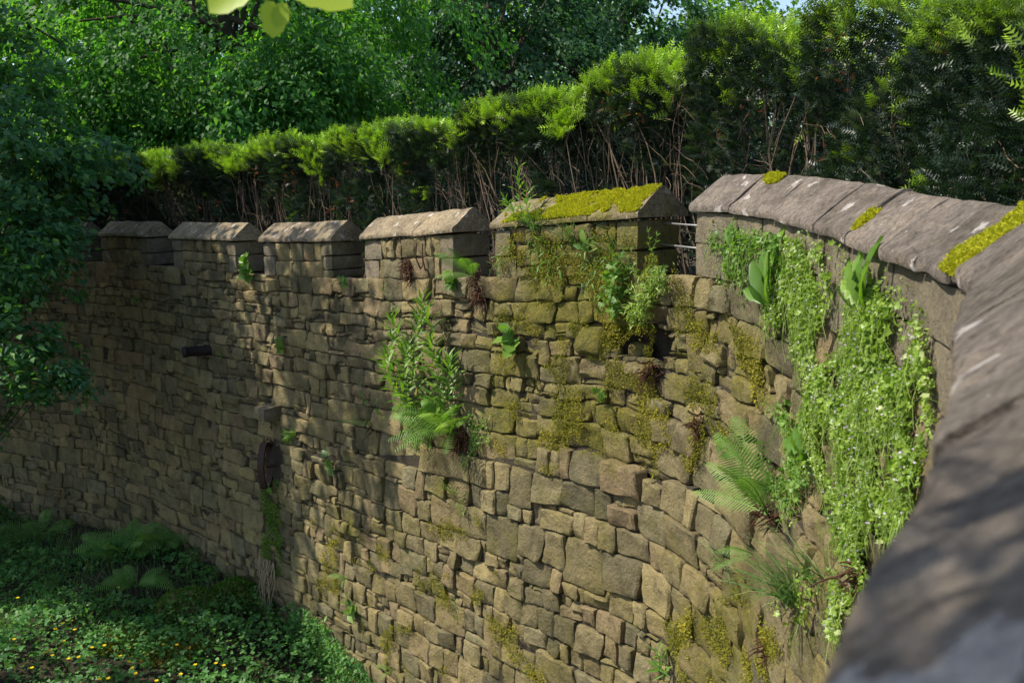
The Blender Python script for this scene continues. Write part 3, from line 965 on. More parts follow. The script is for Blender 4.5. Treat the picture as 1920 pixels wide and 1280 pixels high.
for j, (a, b) in enumerate(zip(HB[:-1], HB[1:])):
    L = b - a; mid = (a + b) / 2
    loc = W(np.array([mid]), np.array([0.]), np.array([-HO - .55]))[0]
    loc[2] = float(terrace_z(np.array([mid]), np.array([HO + .55]))[0])
    bush = thing('yew_bush', loc, HLAB[j], 'hedge bush', 'clipped yew hedge along the wall')
    tall = j >= 9; dense = j >= 11
    dist = max(3.0, float(proj(loc)[2])) if loc[1] > 0 else 6
    sz = .054 + .0052 * min(dist, 13)
    q = (1.0 if dist < 8 else .72) * (.4 if j < 2 or j == len(HLAB) - 1 else 1)
    acc = []
    n_up = np.array([0, 0, 1.0])
    def place(s, dep, z):
        w_ = W(s, np.zeros_like(s), dep); w_[:, 2] = z
        return w_
    def out_n(s):
        t = tan(s); return np.stack([t[:, 1], -t[:, 0], np.zeros(len(s))], 1)
    # crown of the bush: fresh growth in tufts
    nc = int(L * 135 * q); per = 14
    sc = hr.uniform(a, b, nc); uc = hr.uniform(0, 1, nc)
    sc = np.repeat(sc, per); uc = np.repeat(uc, per); hc = np.repeat(np.abs(hr.normal(0, .035, nc)), per); bc = np.repeat(hr.uniform(.55, 1, nc), per)
    n = len(sc)
    off = hr.normal(0, .035, (n, 2))
    s = sc + off[:, 0]; u = np.clip(uc + off[:, 1] / 1.05, -.03, 1.03)
    e = np.abs(u - .5) * 2; es = np.abs((s - mid) / (L / 2))
    lump = vnoise(np.stack([s * 3.1, u * 4, np.full(n, j)], 1)) * .10 - .02
    z = hedge_top(s) + lump - .14 * e ** 4 - .22 * np.clip(es, 0, 1.1) ** 4 + hc - np.abs(hr.normal(0, .035, n))
    P = place(s, -HO + .05 - u * 1.05, z)
    D = n_up * 1.0 + out_n(s) * ((.5 - u)[:, None] * 1.3 + off[:, 1:2] * -12) + np.concatenate([tan(s) * off[:, 0:1] * 12, np.zeros((n, 1))], 1) + rv(n, .5)
    add_sprigs(acc, P, D, rv(n) + n_up * .3, sz * hr.uniform(.75, 1.5, n), hr.random(n), np.clip(bc + hr.normal(0, .15, n), 0, 1))
    # front skin
    n = int(L * (4600 if dense else 3200) * q)
    s = hr.uniform(a, b, n)
    es = np.clip(np.abs((s - mid) / (L / 2)), 0, 1)
    zt = hedge_top(s) - .22 * es ** 4; zb = pth(s)[:, 2] - .45
    dz = hr.beta(1.0, 1.9 if not dense else 1.25, n) * (zt - zb)
    g = vnoise(np.stack([s * 2.6, dz * 2.6, np.full(n, j * 3.3)], 1)) + .5 * vnoise(np.stack([s * 6, dz * 6, np.full(n, j * 1.3)], 1))
    lim = np.interp(dz, [0, .22, .42, 1.0, 1.6], [-2, -1.2, -.12, -.02, -.2] if not dense else [-2, -1.4, -.6, -.55, -.5])
    keep = g > lim
    s, dz, zt = s[keep], dz[keep], zt[keep]; n = len(s)
    hollow = np.interp(dz, [0, .25, .5, 1.2], [0, .02, .16, .10]) * (0.35 if dense else 1)
    es = np.clip(np.abs((s - mid) / (L / 2)), 0, 1)
    dep = -HO - hollow - .22 * es ** 4 - np.abs(hr.normal(0, .07, n)) + .10 * vnoise(np.stack([s * 3, dz * 3, np.zeros(n)], 1)) + .03
    P = place(s, dep, zt - dz)
    D = out_n(s) * .9 + n_up * .55 + rv(n, .55)
    tn = vnoise(np.stack([s * 5, dz * 5, np.full(n, j * 7.7)], 1))
    tip = np.where((tn > .62) & (hr.random(n) < .7), hr.uniform(.3, .9, n), 0) + np.clip((.50 if dense else .26) - dz * 4.2, 0, .9)
    add_sprigs(acc, P, D, rv(n) + n_up * .6, sz * hr.uniform(.75, 1.4, n), np.clip(hr.random(n) + (.18 if 9 <= j <= 11 else 0) * (dz > .3), 0, 1), np.clip(tip, 0, 1))
    # body and back
    n = int(L * (3400 if dense else 1700) * q)
    s = hr.uniform(a, b, n); zt = hedge_top(s)
    dz = hr.uniform(.08, 1.35, n)
    P = place(s, -HO - .30 - hr.uniform(0, .8, n) ** .7, zt - dz)
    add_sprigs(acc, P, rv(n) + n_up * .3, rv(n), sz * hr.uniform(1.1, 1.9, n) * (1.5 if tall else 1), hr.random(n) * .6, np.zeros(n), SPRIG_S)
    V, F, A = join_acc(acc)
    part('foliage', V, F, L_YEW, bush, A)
    # stems fanning up from the foot
    mb = MB()
    for i in range(int(L * (30 if not dense else 12)) + 4):
        s0 = hr.uniform(a, b); s1 = s0 + hr.normal(0, .28); s1 = min(max(s1, a - .1), b + .1)
        d0 = -HO - hr.uniform(.12, .6); d1 = -HO - hr.uniform(-.02, .30)
        z0 = float(terrace_z(np.array([s0]), np.array([-d0]))[0]) - .05
        z1 = float(hedge_top(np.array([s1]))[0]) - hr.uniform(.12, .45)
        tt = np.linspace(0, 1, 7)
        bow = hr.normal(0, .08); sag = hr.uniform(-.15, .1)
        ss = s0 + (s1 - s0) * tt ** 1.6 + bow * np.sin(tt * 3.1) + hr.normal(0, .012, 7)
        dd = d0 + (d1 - d0) * tt ** .8 + hr.normal(0, .012, 7)
        zz = z0 + (z1 - z0) * tt + sag * np.sin(tt * 3.14) * .4
        mb.add(*tube(place(ss, dd, zz), np.linspace(hr.uniform(.006, .014), .0025, 7), 4, False))
    for i in range(int(L * (46 if not dense else 20))):
        s0 = hr.uniform(a, b); z0 = float(hedge_top(np.array([s0]))[0]) - hr.uniform(.35, 1.15)
        tt = np.linspace(0, 1, 5); ln = hr.uniform(.12, .4); an = hr.uniform(-.5, 2.2)
        ss = s0 + ln * math.cos(an) * tt + hr.normal(0, .012, 5); zz = z0 + ln * math.sin(an) * tt + hr.normal(0, .012, 5) - .08 * tt ** 2
        dd = -HO - .12 + tt * hr.uniform(-.05, .16) + hr.normal(0, .01, 5)
        mb.add(*tube(place(ss, dd, zz), np.linspace(.0035, .0015, 5), 3, False))
    mb.part('branches', M_TWIG, bush)
    nd_ = {4: 3, 5: 4, 6: 3, 7: 1, 9: 3, 10: 2, 11: 4, 3: 1}.get(j, 1)
    acc = []
    for i in range(nd_):
        sc_ = hr.uniform(a + .1, b - .1); zc = float(hedge_top(np.array([sc_]))[0]) - hr.uniform(.12, .8)
        m_ = 5; s = sc_ + hr.normal(0, .02, m_)
        P = place(s, -HO + .03 + hr.normal(0, .03, m_), zc + hr.normal(0, .03, m_))
        add_sprigs(acc, P, out_n(s) + rv(m_, .6), rv(m_), np.full(m_, sz * .5), hr.random(m_), np.zeros(m_))
    V, F, A = join_acc(acc)
    part('dead_sprays', V, F, L_YEWD, bush, A)

# ------------------------------------------------------------------ trees
tr = np.random.default_rng(11)
def crown_points(center, radii, nclump, per, spray, droop, rg, shell=.45, flat=.18, zmin=None):
    u = norm(rg.normal(0, 1, (nclump, 3)))
    rad = (shell + (1 - shell) * rg.random(nclump) ** .6)
    rad *= 1 + .22 * vnoise(u * 1.0, 2.2, rg.uniform(0, 30))
    C = np.asarray(center) + u * rad[:, None] * np.asarray(radii)
    ax = norm(u * np.array([1, 1, .35]) + rg.normal(0, .25, (nclump, 3)) + np.array([0, 0, -droop]))
    sd = norm(np.cross(ax, np.array([0, 0, 1.0])))
    nn = np.cross(sd, ax)
    k = nclump * per
    idx = np.repeat(np.arange(nclump), per)
    ln = spray * rg.uniform(.7, 1.35, nclump)[idx]
    t = rg.beta(1.4, 1.2, k)
    P = C[idx] + ax[idx] * (t * ln - .35 * ln)[:, None] + sd[idx] * (rg.normal(0, .24, k) * ln * (1.1 - .6 * t))[:, None] + nn[idx] * (rg.normal(0, flat, k) * ln)[:, None]
    P[:, 2] -= .25 * droop * (t ** 2) * ln
    D = norm(ax[idx] * .7 + sd[idx] * rg.normal(0, .7, k)[:, None] + rg.normal(0, .35, (k, 3)) + np.array([0, 0, -.35]))
    N = norm(nn[idx] + rg.normal(0, .55, (k, 3)))
    return P, D, N, C

def tree(name, label, cat, base, crown, mat, leaf, lsize, ncl, per, spray, droop=.4, seed=1, trunk_r=.22, group=None, limbs=26, shell=.45, extra=None, tmpl=LEAF2, flat=.18):
    rg = np.random.default_rng(seed)
    (cx, cy, cz), rad = crown
    t = thing(name, base, label, cat, group)
    P, D, N, C = crown_points((cx, cy, cz), rad, ncl, per, spray, droop, rg, shell, flat)
    if extra:
        for (c2, r2, n2) in extra:
            p, d, n, c = crown_points(c2, r2, n2, per, spray, droop, rg, .2, flat)
            P = np.concatenate([P, p]); D = np.concatenate([D, d]); N = np.concatenate([N, n]); C = np.concatenate([C, c])
    V, F, A = scatter(tmpl[0], tmpl[1], P, D, N, lsize * rg.uniform(.65, 1.3, len(P)), rg.random(len(P)))
    part('crown', V, F, mat, t, A)
    mb = MB()
    b = np.array(base, float); top = np.array([cx, cy, cz + rad[2] * .5])
    tt = np.linspace(0, 1, 9)[:, None]
    pts = b + (top - b) * tt + np.concatenate([np.zeros((1, 3)), rg.normal(0, .12, (8, 3))]) * np.array([1, 1, .2])
    pts[0, 2] -= .3
    mb.add(*tube(pts, np.linspace(trunk_r * 1.15, trunk_r * .2, 9), 8))
    mb.part('trunk', M_BARK, t, True)
    mb = MB()
    for i in rg.choice(len(C), min(limbs, len(C)), replace=False):
        e = C[i]
        k = rg.uniform(.12, .8); st = b + (top - b) * k
        mid = (st + e) / 2 + np.array([0, 0, .12 * np.linalg.norm(e - st)])
        q = np.linspace(0, 1, 6)[:, None]
        mb.add(*tube((1 - q) ** 2 * st + 2 * q * (1 - q) * mid + q * q * e, np.linspace(trunk_r * .28, .012, 6), 5, False))
    mb.part('limbs', M_BARK, t, True)
    return t
gz = EYE - .9
tree('lime_tree', 'broad lime tree with heart-shaped leaves drooping behind the low hedge', 'tree', (-5.6, 18.6, gz), ((-5.6, 18.4, EYE + 3.1), (4.4, 3.2, 3.9)), L_LIME, 0, .12, 190, 200, 1.3, .85, 3, .26, limbs=40,
     extra=[((-3.9, 17.3, EYE + 1.8), (1.6, 1.2, 1.5), 60), ((-7.6, 17.4, EYE + 1.5), (1.8, 1.2, 1.4), 60), ((-5.2, 17.2, EYE + .9), (2.2, 1.0, .9), 40)], tmpl=LEAF4, flat=.09)
BG = 'woodland trees beyond the hedge'
tree('beech_tree', 'dark dense tree close behind the right side of the lime tree', 'tree', (-.6, 25.5, gz), ((-.6, 25.5, EYE + 2.6), (4.0, 3.0, 5.2)), L_DARK, 0, .16, 190, 185, 1.3, .5, 5, .3, BG, flat=.12)
tree('beech_tree', 'large dark tree with a sloping outline above the middle of the hedge', 'tree', (2.4, 29, gz), ((2.0, 29, EYE + 2.2), (4.3, 3.2, 5.4)), L_DARK, 0, .17, 200, 185, 1.4, .5, 6, .32, BG, flat=.12)
tree('beech_tree', 'low spreading dark tree behind the tall hedge steps', 'tree', (5.2, 31, gz), ((5.0, 31, EYE + .9), (3.2, 2.6, 3.6)), L_DARK, 0, .19, 200, 80, 1.3, .5, 8, .26, BG, flat=.12)
tree('beech_tree', 'low dark tree hidden behind the tall end of the hedge', 'tree', (9, 24, gz), ((9, 24, EYE + .1), (4.6, 3, 2.5)), L_DARK, 0, .19, 200, 80, 1.2, .5, 12, .26, BG, flat=.14)
tree('ash_tree', 'pale sunlit distant tree beside the patch of sky', 'tree', (12.6, 52, gz + 1), ((12.2, 52, EYE + 5.4), (4.2, 4, 5.0)), L_PALE, 0, .26, 220, 60, 1.4, .2, 9, .3, BG)
tree('ash_tree', 'thin pale distant treetop just under the patch of sky', 'tree', (19.5, 56, gz + 1), ((18.6, 56, EYE + 3.6), (3.6, 3, 5.0)), L_PALE, 0, .26, 90, 50, 1.3, .2, 10, .3, BG, shell=.2)
for i, (x, y, z, r, lab) in enumerate(((-13, 25, 4.0, 5.0, 'bright leafy tree showing through the left of the lime tree'), (-8, 29, 4.5, 5.0, 'leafy tree standing straight behind the lime tree'),
                                       (-19, 24, 4.5, 5.5, 'tall leafy tree behind the glossy shrub'), (-3.5, 33, 4.5, 4.8, 'shaded tree between the lime tree and the dark beeches'),
                                       (-14, 33, 6, 6.5, 'tall far tree filling the gaps left of the lime tree'), (-24, 32, 6, 7.5, 'tall far tree above the glossy shrub'), (5, 40, 5, 6.5, 'far tree behind the dark beeches'))):
    tree('maple_tree', lab, 'tree', (x, y, gz), ((x, y, EYE + z), (r, r * .8, r * 1.15)), L_MAPLE_LIT, 0, .26, 260, 70, 1.5, .4, 20 + i, .3, BG)

# glossy shrub at the left, rooted in the pit
sr = np.random.default_rng(31)
SB = np.array([-7.6, 11.0, 0]); SB[2] = float(floor_z(SB[0], SB[1]))
shrub = thing('glossy_shrub', SB, 'big glossy-leaved shrub overhanging the shaded corner of the wall', 'shrub')
blobs = [(30, 180, 10.2, .8, 26), (75, 285, 10.4, .75, 26), (20, 330, 9.8, .9, 30), (165, 288, 11.0, .42, 14), (45, 410, 10.0, .55, 22), (10, 470, 9.6, .7, 22), (-60, 250, 10, 1.1, 26), (-70, 500, 9.4, .9, 24),
         (40, 600, 9.2, .42, 13), (85, 690, 9.2, .30, 9), (10, 720, 9.0, .45, 13), (-40, 650, 9, .6, 14), (85, 360, 10.6, .5, 16), (60, 520, 9.5, .4, 10), (-10, 80, 10.8, .7, 16), (-60, 800, 9.4, .5, 8), (225, 300, 11.6, .25, 5), (80, 445, 10.0, .3, 7)]
PP, DD, NN, CC = [], [], [], []
for (x, y, d, r, n) in blobs:
    p, dd, nn, c = crown_points(unproj(x, y, d), (r, r * .8, r * .85), n, 46, .42, .25, sr, .25, .13)
    PP.append(p); DD.append(dd); NN.append(nn); CC.append(c)
PP, DD, NN, CC = map(np.concatenate, (PP, DD, NN, CC))
V, F, A = scatter(*LEAF4, PP, DD, NN, .098 * sr.uniform(.6, 1.25, len(PP)), sr.random(len(PP)))
part('foliage', V, F, L_SHRUB, shrub, A)
for i in range(5):
    mb = MB()
    e = unproj(*[(20, 300, 10), (-50, 400, 9.8), (90, 380, 10.2), (10, 620, 9.2), (-60, 150, 10.4)][i])
    b0 = SB + np.array([sr.normal(0, .25), sr.normal(0, .25), -.1])
    q = np.linspace(0, 1, 9)[:, None]
    mid = (b0 + e) / 2 + np.array([-.5, 0, .5])
    mb.add(*tube((1 - q) ** 2 * b0 + 2 * q * (1 - q) * mid + q * q * e + sr.normal(0, .03, (9, 3)), np.linspace(.07, .02, 9), 6, False))
    mb.part('stem', M_BARK, shrub, True)
mb = MB()
for i in sr.choice(len(CC), 130, replace=False):
    e = CC[i]; st = SB + (e - SB) * sr.uniform(.55, .75) + np.array([-.25, 0, .1])
    q = np.linspace(0, 1, 5)[:, None]
    mb.add(*tube(st + (e - st) * q + np.array([0, 0, .12]) * np.sin(q * 3.1) + sr.normal(0, .02, (5, 3)), np.linspace(.012, .004, 5), 4, False))
mb.part('twigs', M_BARK, shrub)

# the trees that shade the left of the pit
tree('sycamore_tree', 'spreading sycamore shading the corner of the pit', 'tree', (-10.2, 10.4, float(floor_z(-10.2, 10.4))), ((-9.3, 10.9, EYE + 3.0), (2.4, 2.1, 3.1)), L_LIME, 0, .19, 400, 62, 1.0, .4, 41, .2, limbs=30, shell=.15, extra=[((-6.2, 8.3, EYE + 4.1), (.75, .6, .6), 16), ((-9.9, 12.5, EYE - .6), (1.3, 1.0, 1.7), 70), ((-10.7, 13.4, EYE - .7), (1.3, .9, 1.5), 60)])
tree('sycamore_tree', 'old sycamore closing the dark end of the pit', 'tree', (-13.2, 12.6, float(floor_z(-13.2, 12.6))), ((-12.8, 12.6, EYE + 1.6), (3.0, 2.3, 4.6)), L_LIME, 0, .2, 300, 62, 1.1, .4, 45, .24, limbs=30, shell=.2)
tree('sycamore_tree', 'young sycamore standing over the weedy pit floor', 'tree', (-10.6, 7.2, float(floor_z(-10.6, 7.2))), ((-10.2, 7.8, EYE + 2.4), (2.2, 2.0, 2.6)), L_LIME, 0, .18, 24, 55, .9, .4, 43, .16, limbs=24, shell=.25)

# the tree beside the camera whose branch hangs over the coping
nb = np.random.default_rng(57)
TB = np.array([-2.7, -1.6, 0]); TB[2] = float(floor_z(TB[0], TB[1]))
nt_ = thing('young_lime', TB, 'young lime tree with a branch of bright leaves hanging over the coping', 'tree')
def bez(a, b, c, n=12):
    q = np.linspace(0, 1, n)[:, None]
    return (1 - q) ** 2 * a + 2 * q * (1 - q) * b + q * q * c
trunk_top = np.array([-2.4, -1.2, EYE + 3.2])
mb = MB(); mb.add(*tube(bez(TB + [0, 0, -.2], (TB + trunk_top) / 2 + [.1, .1, 0], trunk_top), np.linspace(.11, .04, 12), 8)); mb.part('trunk', M_BARK, nt_, True)
tipA = unproj(520, 2, 1.35)
mb = MB()
limbA = bez(np.array([-2.45, -1.3, EYE + 2.0]), np.array([-1.5, .4, EYE + 1.9]), np.array([-.42, 1.0, EYE + .92]))
limbB = bez(limbA[8], (limbA[8] + tipA) / 2 + [0, 0, .16], tipA, 8)
mb.add(*tube(limbA, np.linspace(.03, .006, 12), 6)); mb.add(*tube(limbB, np.linspace(.007, .002, 8), 5))
mb.part('limb', M_BARK, nt_, True)
def shade_pts(n, s0, s1):
    """leaves whose shade falls on the near coping: placed along the limb, towards the sun from it"""
    ss = nb.uniform(s0, s1, n)
    c = W(ss, np.full(n, -.10), np.full(n, -.08))
    return c + np.array(SUN)[None] * nb.uniform(1.35, 1.75, n)[:, None]
cl = shade_pts(30, S_END - 1.80, S_END - .75)
n = len(cl) * 8
P = np.repeat(cl, 8, 0) + nb.normal(0, .045, (n, 3))
D = norm(nb.normal(0, .7, (n, 3)) + np.array([.2, .2, -.6])); N = norm(nb.normal(0, .5, (n, 3)) + np.array([0, 0, 1.]))
V, F, A = scatter(*LEAFR, P, D, N, .075 * nb.uniform(.7, 1.2, n), .5 + .5 * nb.random(n))
part('leaves', V, F, L_HERB, nt_, A)
mb = MB()
for c in cl:
    k = limbA[np.argmin(np.linalg.norm(limbA - c, axis=1))]
    mb.add(*tube(bez(k, (k + c) / 2 + [0, 0, .04], c, 5), [.004, .003, .003, .002, .002], 4, False))
mb.part('twigs', M_BARK, nt_)
_hv, _hf = [[0, .42, -.05]], []
for i in range(22):
    a = 2 * math.pi * i / 22
    r_ = .44 + .05 * math.cos(a) + .20 * max(0, math.cos(a)) ** 6 - .16 * max(0, math.cos(a - math.pi)) ** 8 + .02 * math.cos(a * 11)
    _hv.append([r_ * math.sin(a) * .92, .42 + r_ * math.cos(a), .05 * abs(math.sin(a))])
for i in range(22):
    _hf.append([0, 1 + i, 1 + (i + 1) % 22])
HEART = (np.array(_hv), np.array(_hf))
for (dx, dy, ln, an) in ((-.09, .045, .085, 2.2), (.06, .04, .10, -1.9), (.0, .005, .055, 3.0), (.03, -.005, .035, 2.7)):
    V, F, A = scatter(*HEART, (tipA + np.array([dx * .35, 0, dy]))[None], np.array([[math.sin(an) * -1, -.2, math.cos(an) - .2]]), np.array([[.1, -.8, .5]]), np.array([ln]), np.array([1.0]))
    part('leaf', V, F, L_LIME_LIT, nt_, A)

# ------------------------------------------------------------------ plants of the wall and the pit floor
pr_ = np.random.default_rng(77)
def frond_geo(B, d0, L, up, sag, npair=20, wid=.2, side=None):
    """a pinnate frond: B foot, d0 first direction, sag how far the tip bends towards -z"""
    tt = np.linspace(0, 1, 14)
    d0 = norm(np.asarray(d0, float))
    C = B + L * (d0 * tt[:, None] + np.array([0, 0, -sag]) * (tt ** 2.2)[:, None])
    V, F = tube(C, np.linspace(.004, .0012, 14) * (L / .5) ** .5, 3, False)
    V = list(V); F = list(F); al = [0.3] * len(V)
    T = norm(np.gradient(C, axis=0))
    for i in range(npair):
        t = .16 + .83 * i / npair
        p = np.array([np.interp(t, tt, C[:, k]) for k in range(3)]); tg = norm(np.array([np.interp(t, tt, T[:, k]) for k in range(3)]))
        sd = norm(np.cross(tg, up)); nn = np.cross(sd, tg)
        prof = math.sin(math.pi * min(1, (t - .04) ** .75)) ** .8 * (1 if t > .25 else .8)
        l = L * wid * max(.08, prof) * pr_.uniform(.9, 1.1)
        w = L * .83 / npair * (.33 if npair > 18 else .42)
        for s in (-1, 1):
            dr = norm(sd * s + tg * .32 - nn * (.10 + .15 * pr_.random()))
            b = len(V)
            V += [p - tg * w * .5, p + dr * l * .45 - tg * w * .62 - nn * .02 * l, p + dr * l - nn * .12 * l, p + dr * l * .5 + tg * w * .52, p + tg * w * .45]
            F += [[b, b + 1, b + 3], [b, b + 3, b + 4], [b + 1, b + 2, b + 3]] if s > 0 else [[b, b + 3, b + 1], [b, b + 4, b + 3], [b + 1, b + 3, b + 2]]
            al += [t] * 5
    return np.array(V), F
def frame(s):
    n_ = wn_at(s); t_ = np.array([*tan(np.array([s]))[0], 0.]); return t_, n_, np.array([0, 0, 1.0])
def wall_pt(px, py, out=.02):
    s, v = on_wall(px, py, .0)
    b = float(base_dep(s, v))
    if b:
        s, v = on_wall(px, py, b)
    return s, W(np.array([s]), np.array([v]), np.array([b + out]))[0]
def root_tuft(B, n_, parent, n=26, r=.07, name='root_tuft'):
    mb = MB()
    for i in range(n):
        d = norm(n_ * abs(pr_.normal(.5, .4)) + pr_.normal(0, .7, 3) + np.array([0, 0, .1]))
        L = r * pr_.uniform(.6, 1.5)
        st = B - n_ * .03 + pr_.normal(0, r * .3, 3)
        q = np.linspace(0, 1, 4)[:, None]
        mb.add(*tube(st + d * L * q + np.array([0, 0, -.35 * L]) * q ** 2, [.006, .004, .003, .001], 4, False))
    return mb.part(name, M_ROOT, parent)
def fern(px, py, fr, label, mat=L_FERN, tuft=True, ground=False, sag=.35, base=None, wid=.2, npair=20, group='ferns rooted in the wall'):
    """fr: list of (along, up, out, length)"""
    if ground:
        B = on_floor(px, py) if base is None else base
        t_, n_, u_ = np.array([1., 0, 0]), np.array([0, -1., 0]), np.array([0, 0, 1.])
    else:
        s, B = wall_pt(px, py); t_, n_, u_ = frame(s)
    f = thing('fern', B, label, 'fern', group)
    for (a, u, o, L) in fr:
        d = t_ * a + u_ * u + n_ * o
        V, F = frond_geo(B, d, L, norm(u_ * .9 + n_ * .5 - norm(d) * .2), sag * pr_.uniform(.7, 1.3), npair, wid)
        part('frond', V, F, mat, f, dict(rnd=np.full(len(V), pr_.random())))
    if tuft:
        root_tuft(B, n_, f, 34, .08 if not ground else .05)
    return f
def leaf_obj(name, mesh, parent, P, D, N, S):
    D = norm(D); X = norm(np.cross(D, N)); Z = np.cross(X, D)
    o = bpy.data.objects.new(name, mesh)
    from mathutils import Matrix
    L = np.array(root_of(parent).location)
    m = Matrix(((X[0] * S, D[0] * S, Z[0] * S, P[0] - L[0]), (X[1] * S, D[1] * S, Z[1] * S, P[1] - L[1]), (X[2] * S, D[2] * S, Z[2] * S, P[2] - L[2]), (0, 0, 0, 1)))
    o.matrix_basis = m; o.parent = parent; COL.objects.link(o)
    return o
def leaf_mesh(tmpl, mat, rnd):
    me = make_mesh('leaf', tmpl[0], tmpl[1], dict(rnd=np.full(len(tmpl[0]), rnd)), True); me.materials.append(mat); return me
LM = {k: [leaf_mesh(t, L_HERB, r) for r in (.15, .5, .85)] for k, t in (('lance', LANCE), ('leaf', LEAFR), ('palm', PALM5), ('round', ROUND), ('blade', BLADE))}
def long_leaf(toothed, n=12):
    V, F = [], []
    for i in range(n + 1):
        t = i / n
        w = .13 * math.sin(math.pi * (t * .86 + .10)) ** .8 * (1.25 if t > .55 else .85)
        if toothed:
            w *= (1.0 if i % 2 else .42) if i < n - 2 else 1
        if i == n: w = .005
        y = t - (.03 if toothed and i % 2 else 0)
        z = .10 * math.sin(t * 2.6) - .28 * t * t
        V += [[-w, y, z + .05], [0, t, z], [w, y, z + .05]]
    for i in range(n):
        b = i * 3
        F += [[b, b + 1, b + 4], [b, b + 4, b + 3], [b + 1, b + 2, b + 5], [b + 1, b + 5, b + 4]]
    return np.array(V, float), np.array(F)
LM['tooth'] = [leaf_mesh(long_leaf(True), L_HERB, r) for r in (.3, .7, 1)]
LM['dock'] = [leaf_mesh(long_leaf(False), L_HERB, r) for r in (.2, .5, .8)]
def stem_plant(B, pts, label, cat='wild plant', name='willowherb', nleaf=22, lsize=.075, kind='lance', group=None, r=.0035, start=.2, whorl=1, mat=M_STEM):
    """pts: one list of control points per stem, in world space"""
    p = thing(name, B, label, cat, group)
    for C in pts:
        C = np.asarray(C, float); q = np.linspace(0, 1, 10)
        cs = np.stack([np.interp(q, np.linspace(0, 1, len(C)), C[:, k]) for k in range(3)], 1)
        cs[1:-1] += pr_.normal(0, .006, (8, 3))
        mb = MB(); mb.add(*tube(cs, np.linspace(r, r * .4, 10), 5)); st = mb.part('stem', mat, p)
        T = norm(np.gradient(cs, axis=0))
        for i in range(nleaf):
            t = start + (1 - start) * i / nleaf
            b = np.array([np.interp(t, q, cs[:, k]) for k in range(3)]); tg = norm(np.array([np.interp(t, q, T[:, k]) for k in range(3)]))
            for wv in range(whorl):
                a = i * 2.4 + wv * 6.283 / whorl + pr_.normal(0, .3)
                x = norm(np.cross(tg, [.3, .8, .2])); y = np.cross(tg, x)
                d = math.cos(a) * x + math.sin(a) * y
                D = d * .85 + tg * (.25 + .7 * t) + np.array([0, 0, .05])
                leaf_obj('leaf', LM[kind][pr_.integers(3)], st, b, D, tg + d * .1, lsize * (1.05 - .45 * abs(t - .5)) * pr_.uniform(.75, 1.2))
    return p
def rosette(px, py, label, leaves, kind='tooth', name='dandelion', cat='wild plant', group=None, out=.02):
    s, B = wall_pt(px, py, out); t_, n_, u_ = frame(s)
    p = thing(name, B, label, cat, group)
    for (a, u, o, L) in leaves:
        D = t_ * a + u_ * u + n_ * o
        leaf_obj('leaf', LM[kind][pr_.integers(3)], p, B, D, norm(n_ * .9 + u_ * .35 - t_ * a * .4), L)
    return p

F1 = 'ferns rooted in the wall'
fern(893, 520, [(-.55, .75, .45, .46), (-.15, .95, .5, .44), (.25, .9, .55, .36), (-.75, .35, .6, .34), (.45, .7, .4, .3)], 'fern standing in the gap above a hanging dark root clump', sag=.3)
fern(850, 815, [(-.35, .75, .6, .72), (-.75, .55, .5, .66), (.15, .9, .55, .68), (.55, .75, .5, .66), (.75, .45, .6, .55), (-.9, .25, .55, .62), (.05, .6, .9, .55), (-.2, .95, .3, .7), (.4, .95, .3, .72), (-.95, .5, .3, .7), (.7, .8, .3, .62), (-.55, .3, .9, .5)],
     'big shaggy fern with brown roots in the middle of the wall', sag=.42)
fern(702, 800, [(-.95, .35, .5, .42), (.25, .75, .5, .22), (-.3, .6, .7, .22)], 'small fern with a rusty red foot and one long frond', sag=.25, wid=.11, npair=26)
fern(1447, 965, [(-.55, .85, .35, .55), (-.25, 1.0, .4, .58), (-.9, .5, .4, .50), (.1, .9, .6, .45), (-.8, .2, .6, .45), (.35, .8, .4, .45), (-.45, 1.0, .2, .6)], 'tall pale fern springing from a brown foot beside the toadflax', sag=.28, wid=.17, npair=26)
fern(655, 1085, [(-.8, .55, .6, .24), (.5, .6, .7, .2), (-.2, .7, .6, .2)], 'little silvery fern low on the wall above the moss', sag=.5, tuft=False)
fern(1420, 1040, [(-.8, .1, .6, .22), (.2, .5, .7, .2), (-.4, -.2, .7, .2)], 'tiny fern under the tall pale fern', sag=.3, tuft=False)
fern(740, 1255, [(.4, .5, .8, .26), (-.5, .6, .6, .22), (.1, .8, .6, .2)], 'dusty fern near the creeping ivy at the wall foot', sag=.4, tuft=False)
G2 = 'ferns on the pit floor'
for (x, y, sc, lab) in ((300, 1030, 1.0, 'broad fern spreading on the pit floor against the wall'), (235, 1045, .85, 'fern arching over the weeds left of the broad fern'), (395, 1030, .95, 'fern with upright fronds beside the wall foot'),
                        (80, 1005, .7, 'dim fern in the dark corner of the pit'), (255, 1100, .62, 'low fern over bare black soil'), (345, 985, .7, 'fern half hidden behind the broad fern'), (300, 1185, .5, 'small fern among moss cushions')):
    fr = []
    for i in range(11):
        a = i / 11 * 6.283 + pr_.normal(0, .25)
        fr.append((math.cos(a) * .95, pr_.uniform(.45, 1.0), math.sin(a) * .6, sc * pr_.uniform(.75, 1.1)))
    fern(x, y, fr, lab, L_FERND, False, True, .45, wid=.19, npair=17, group=G2)

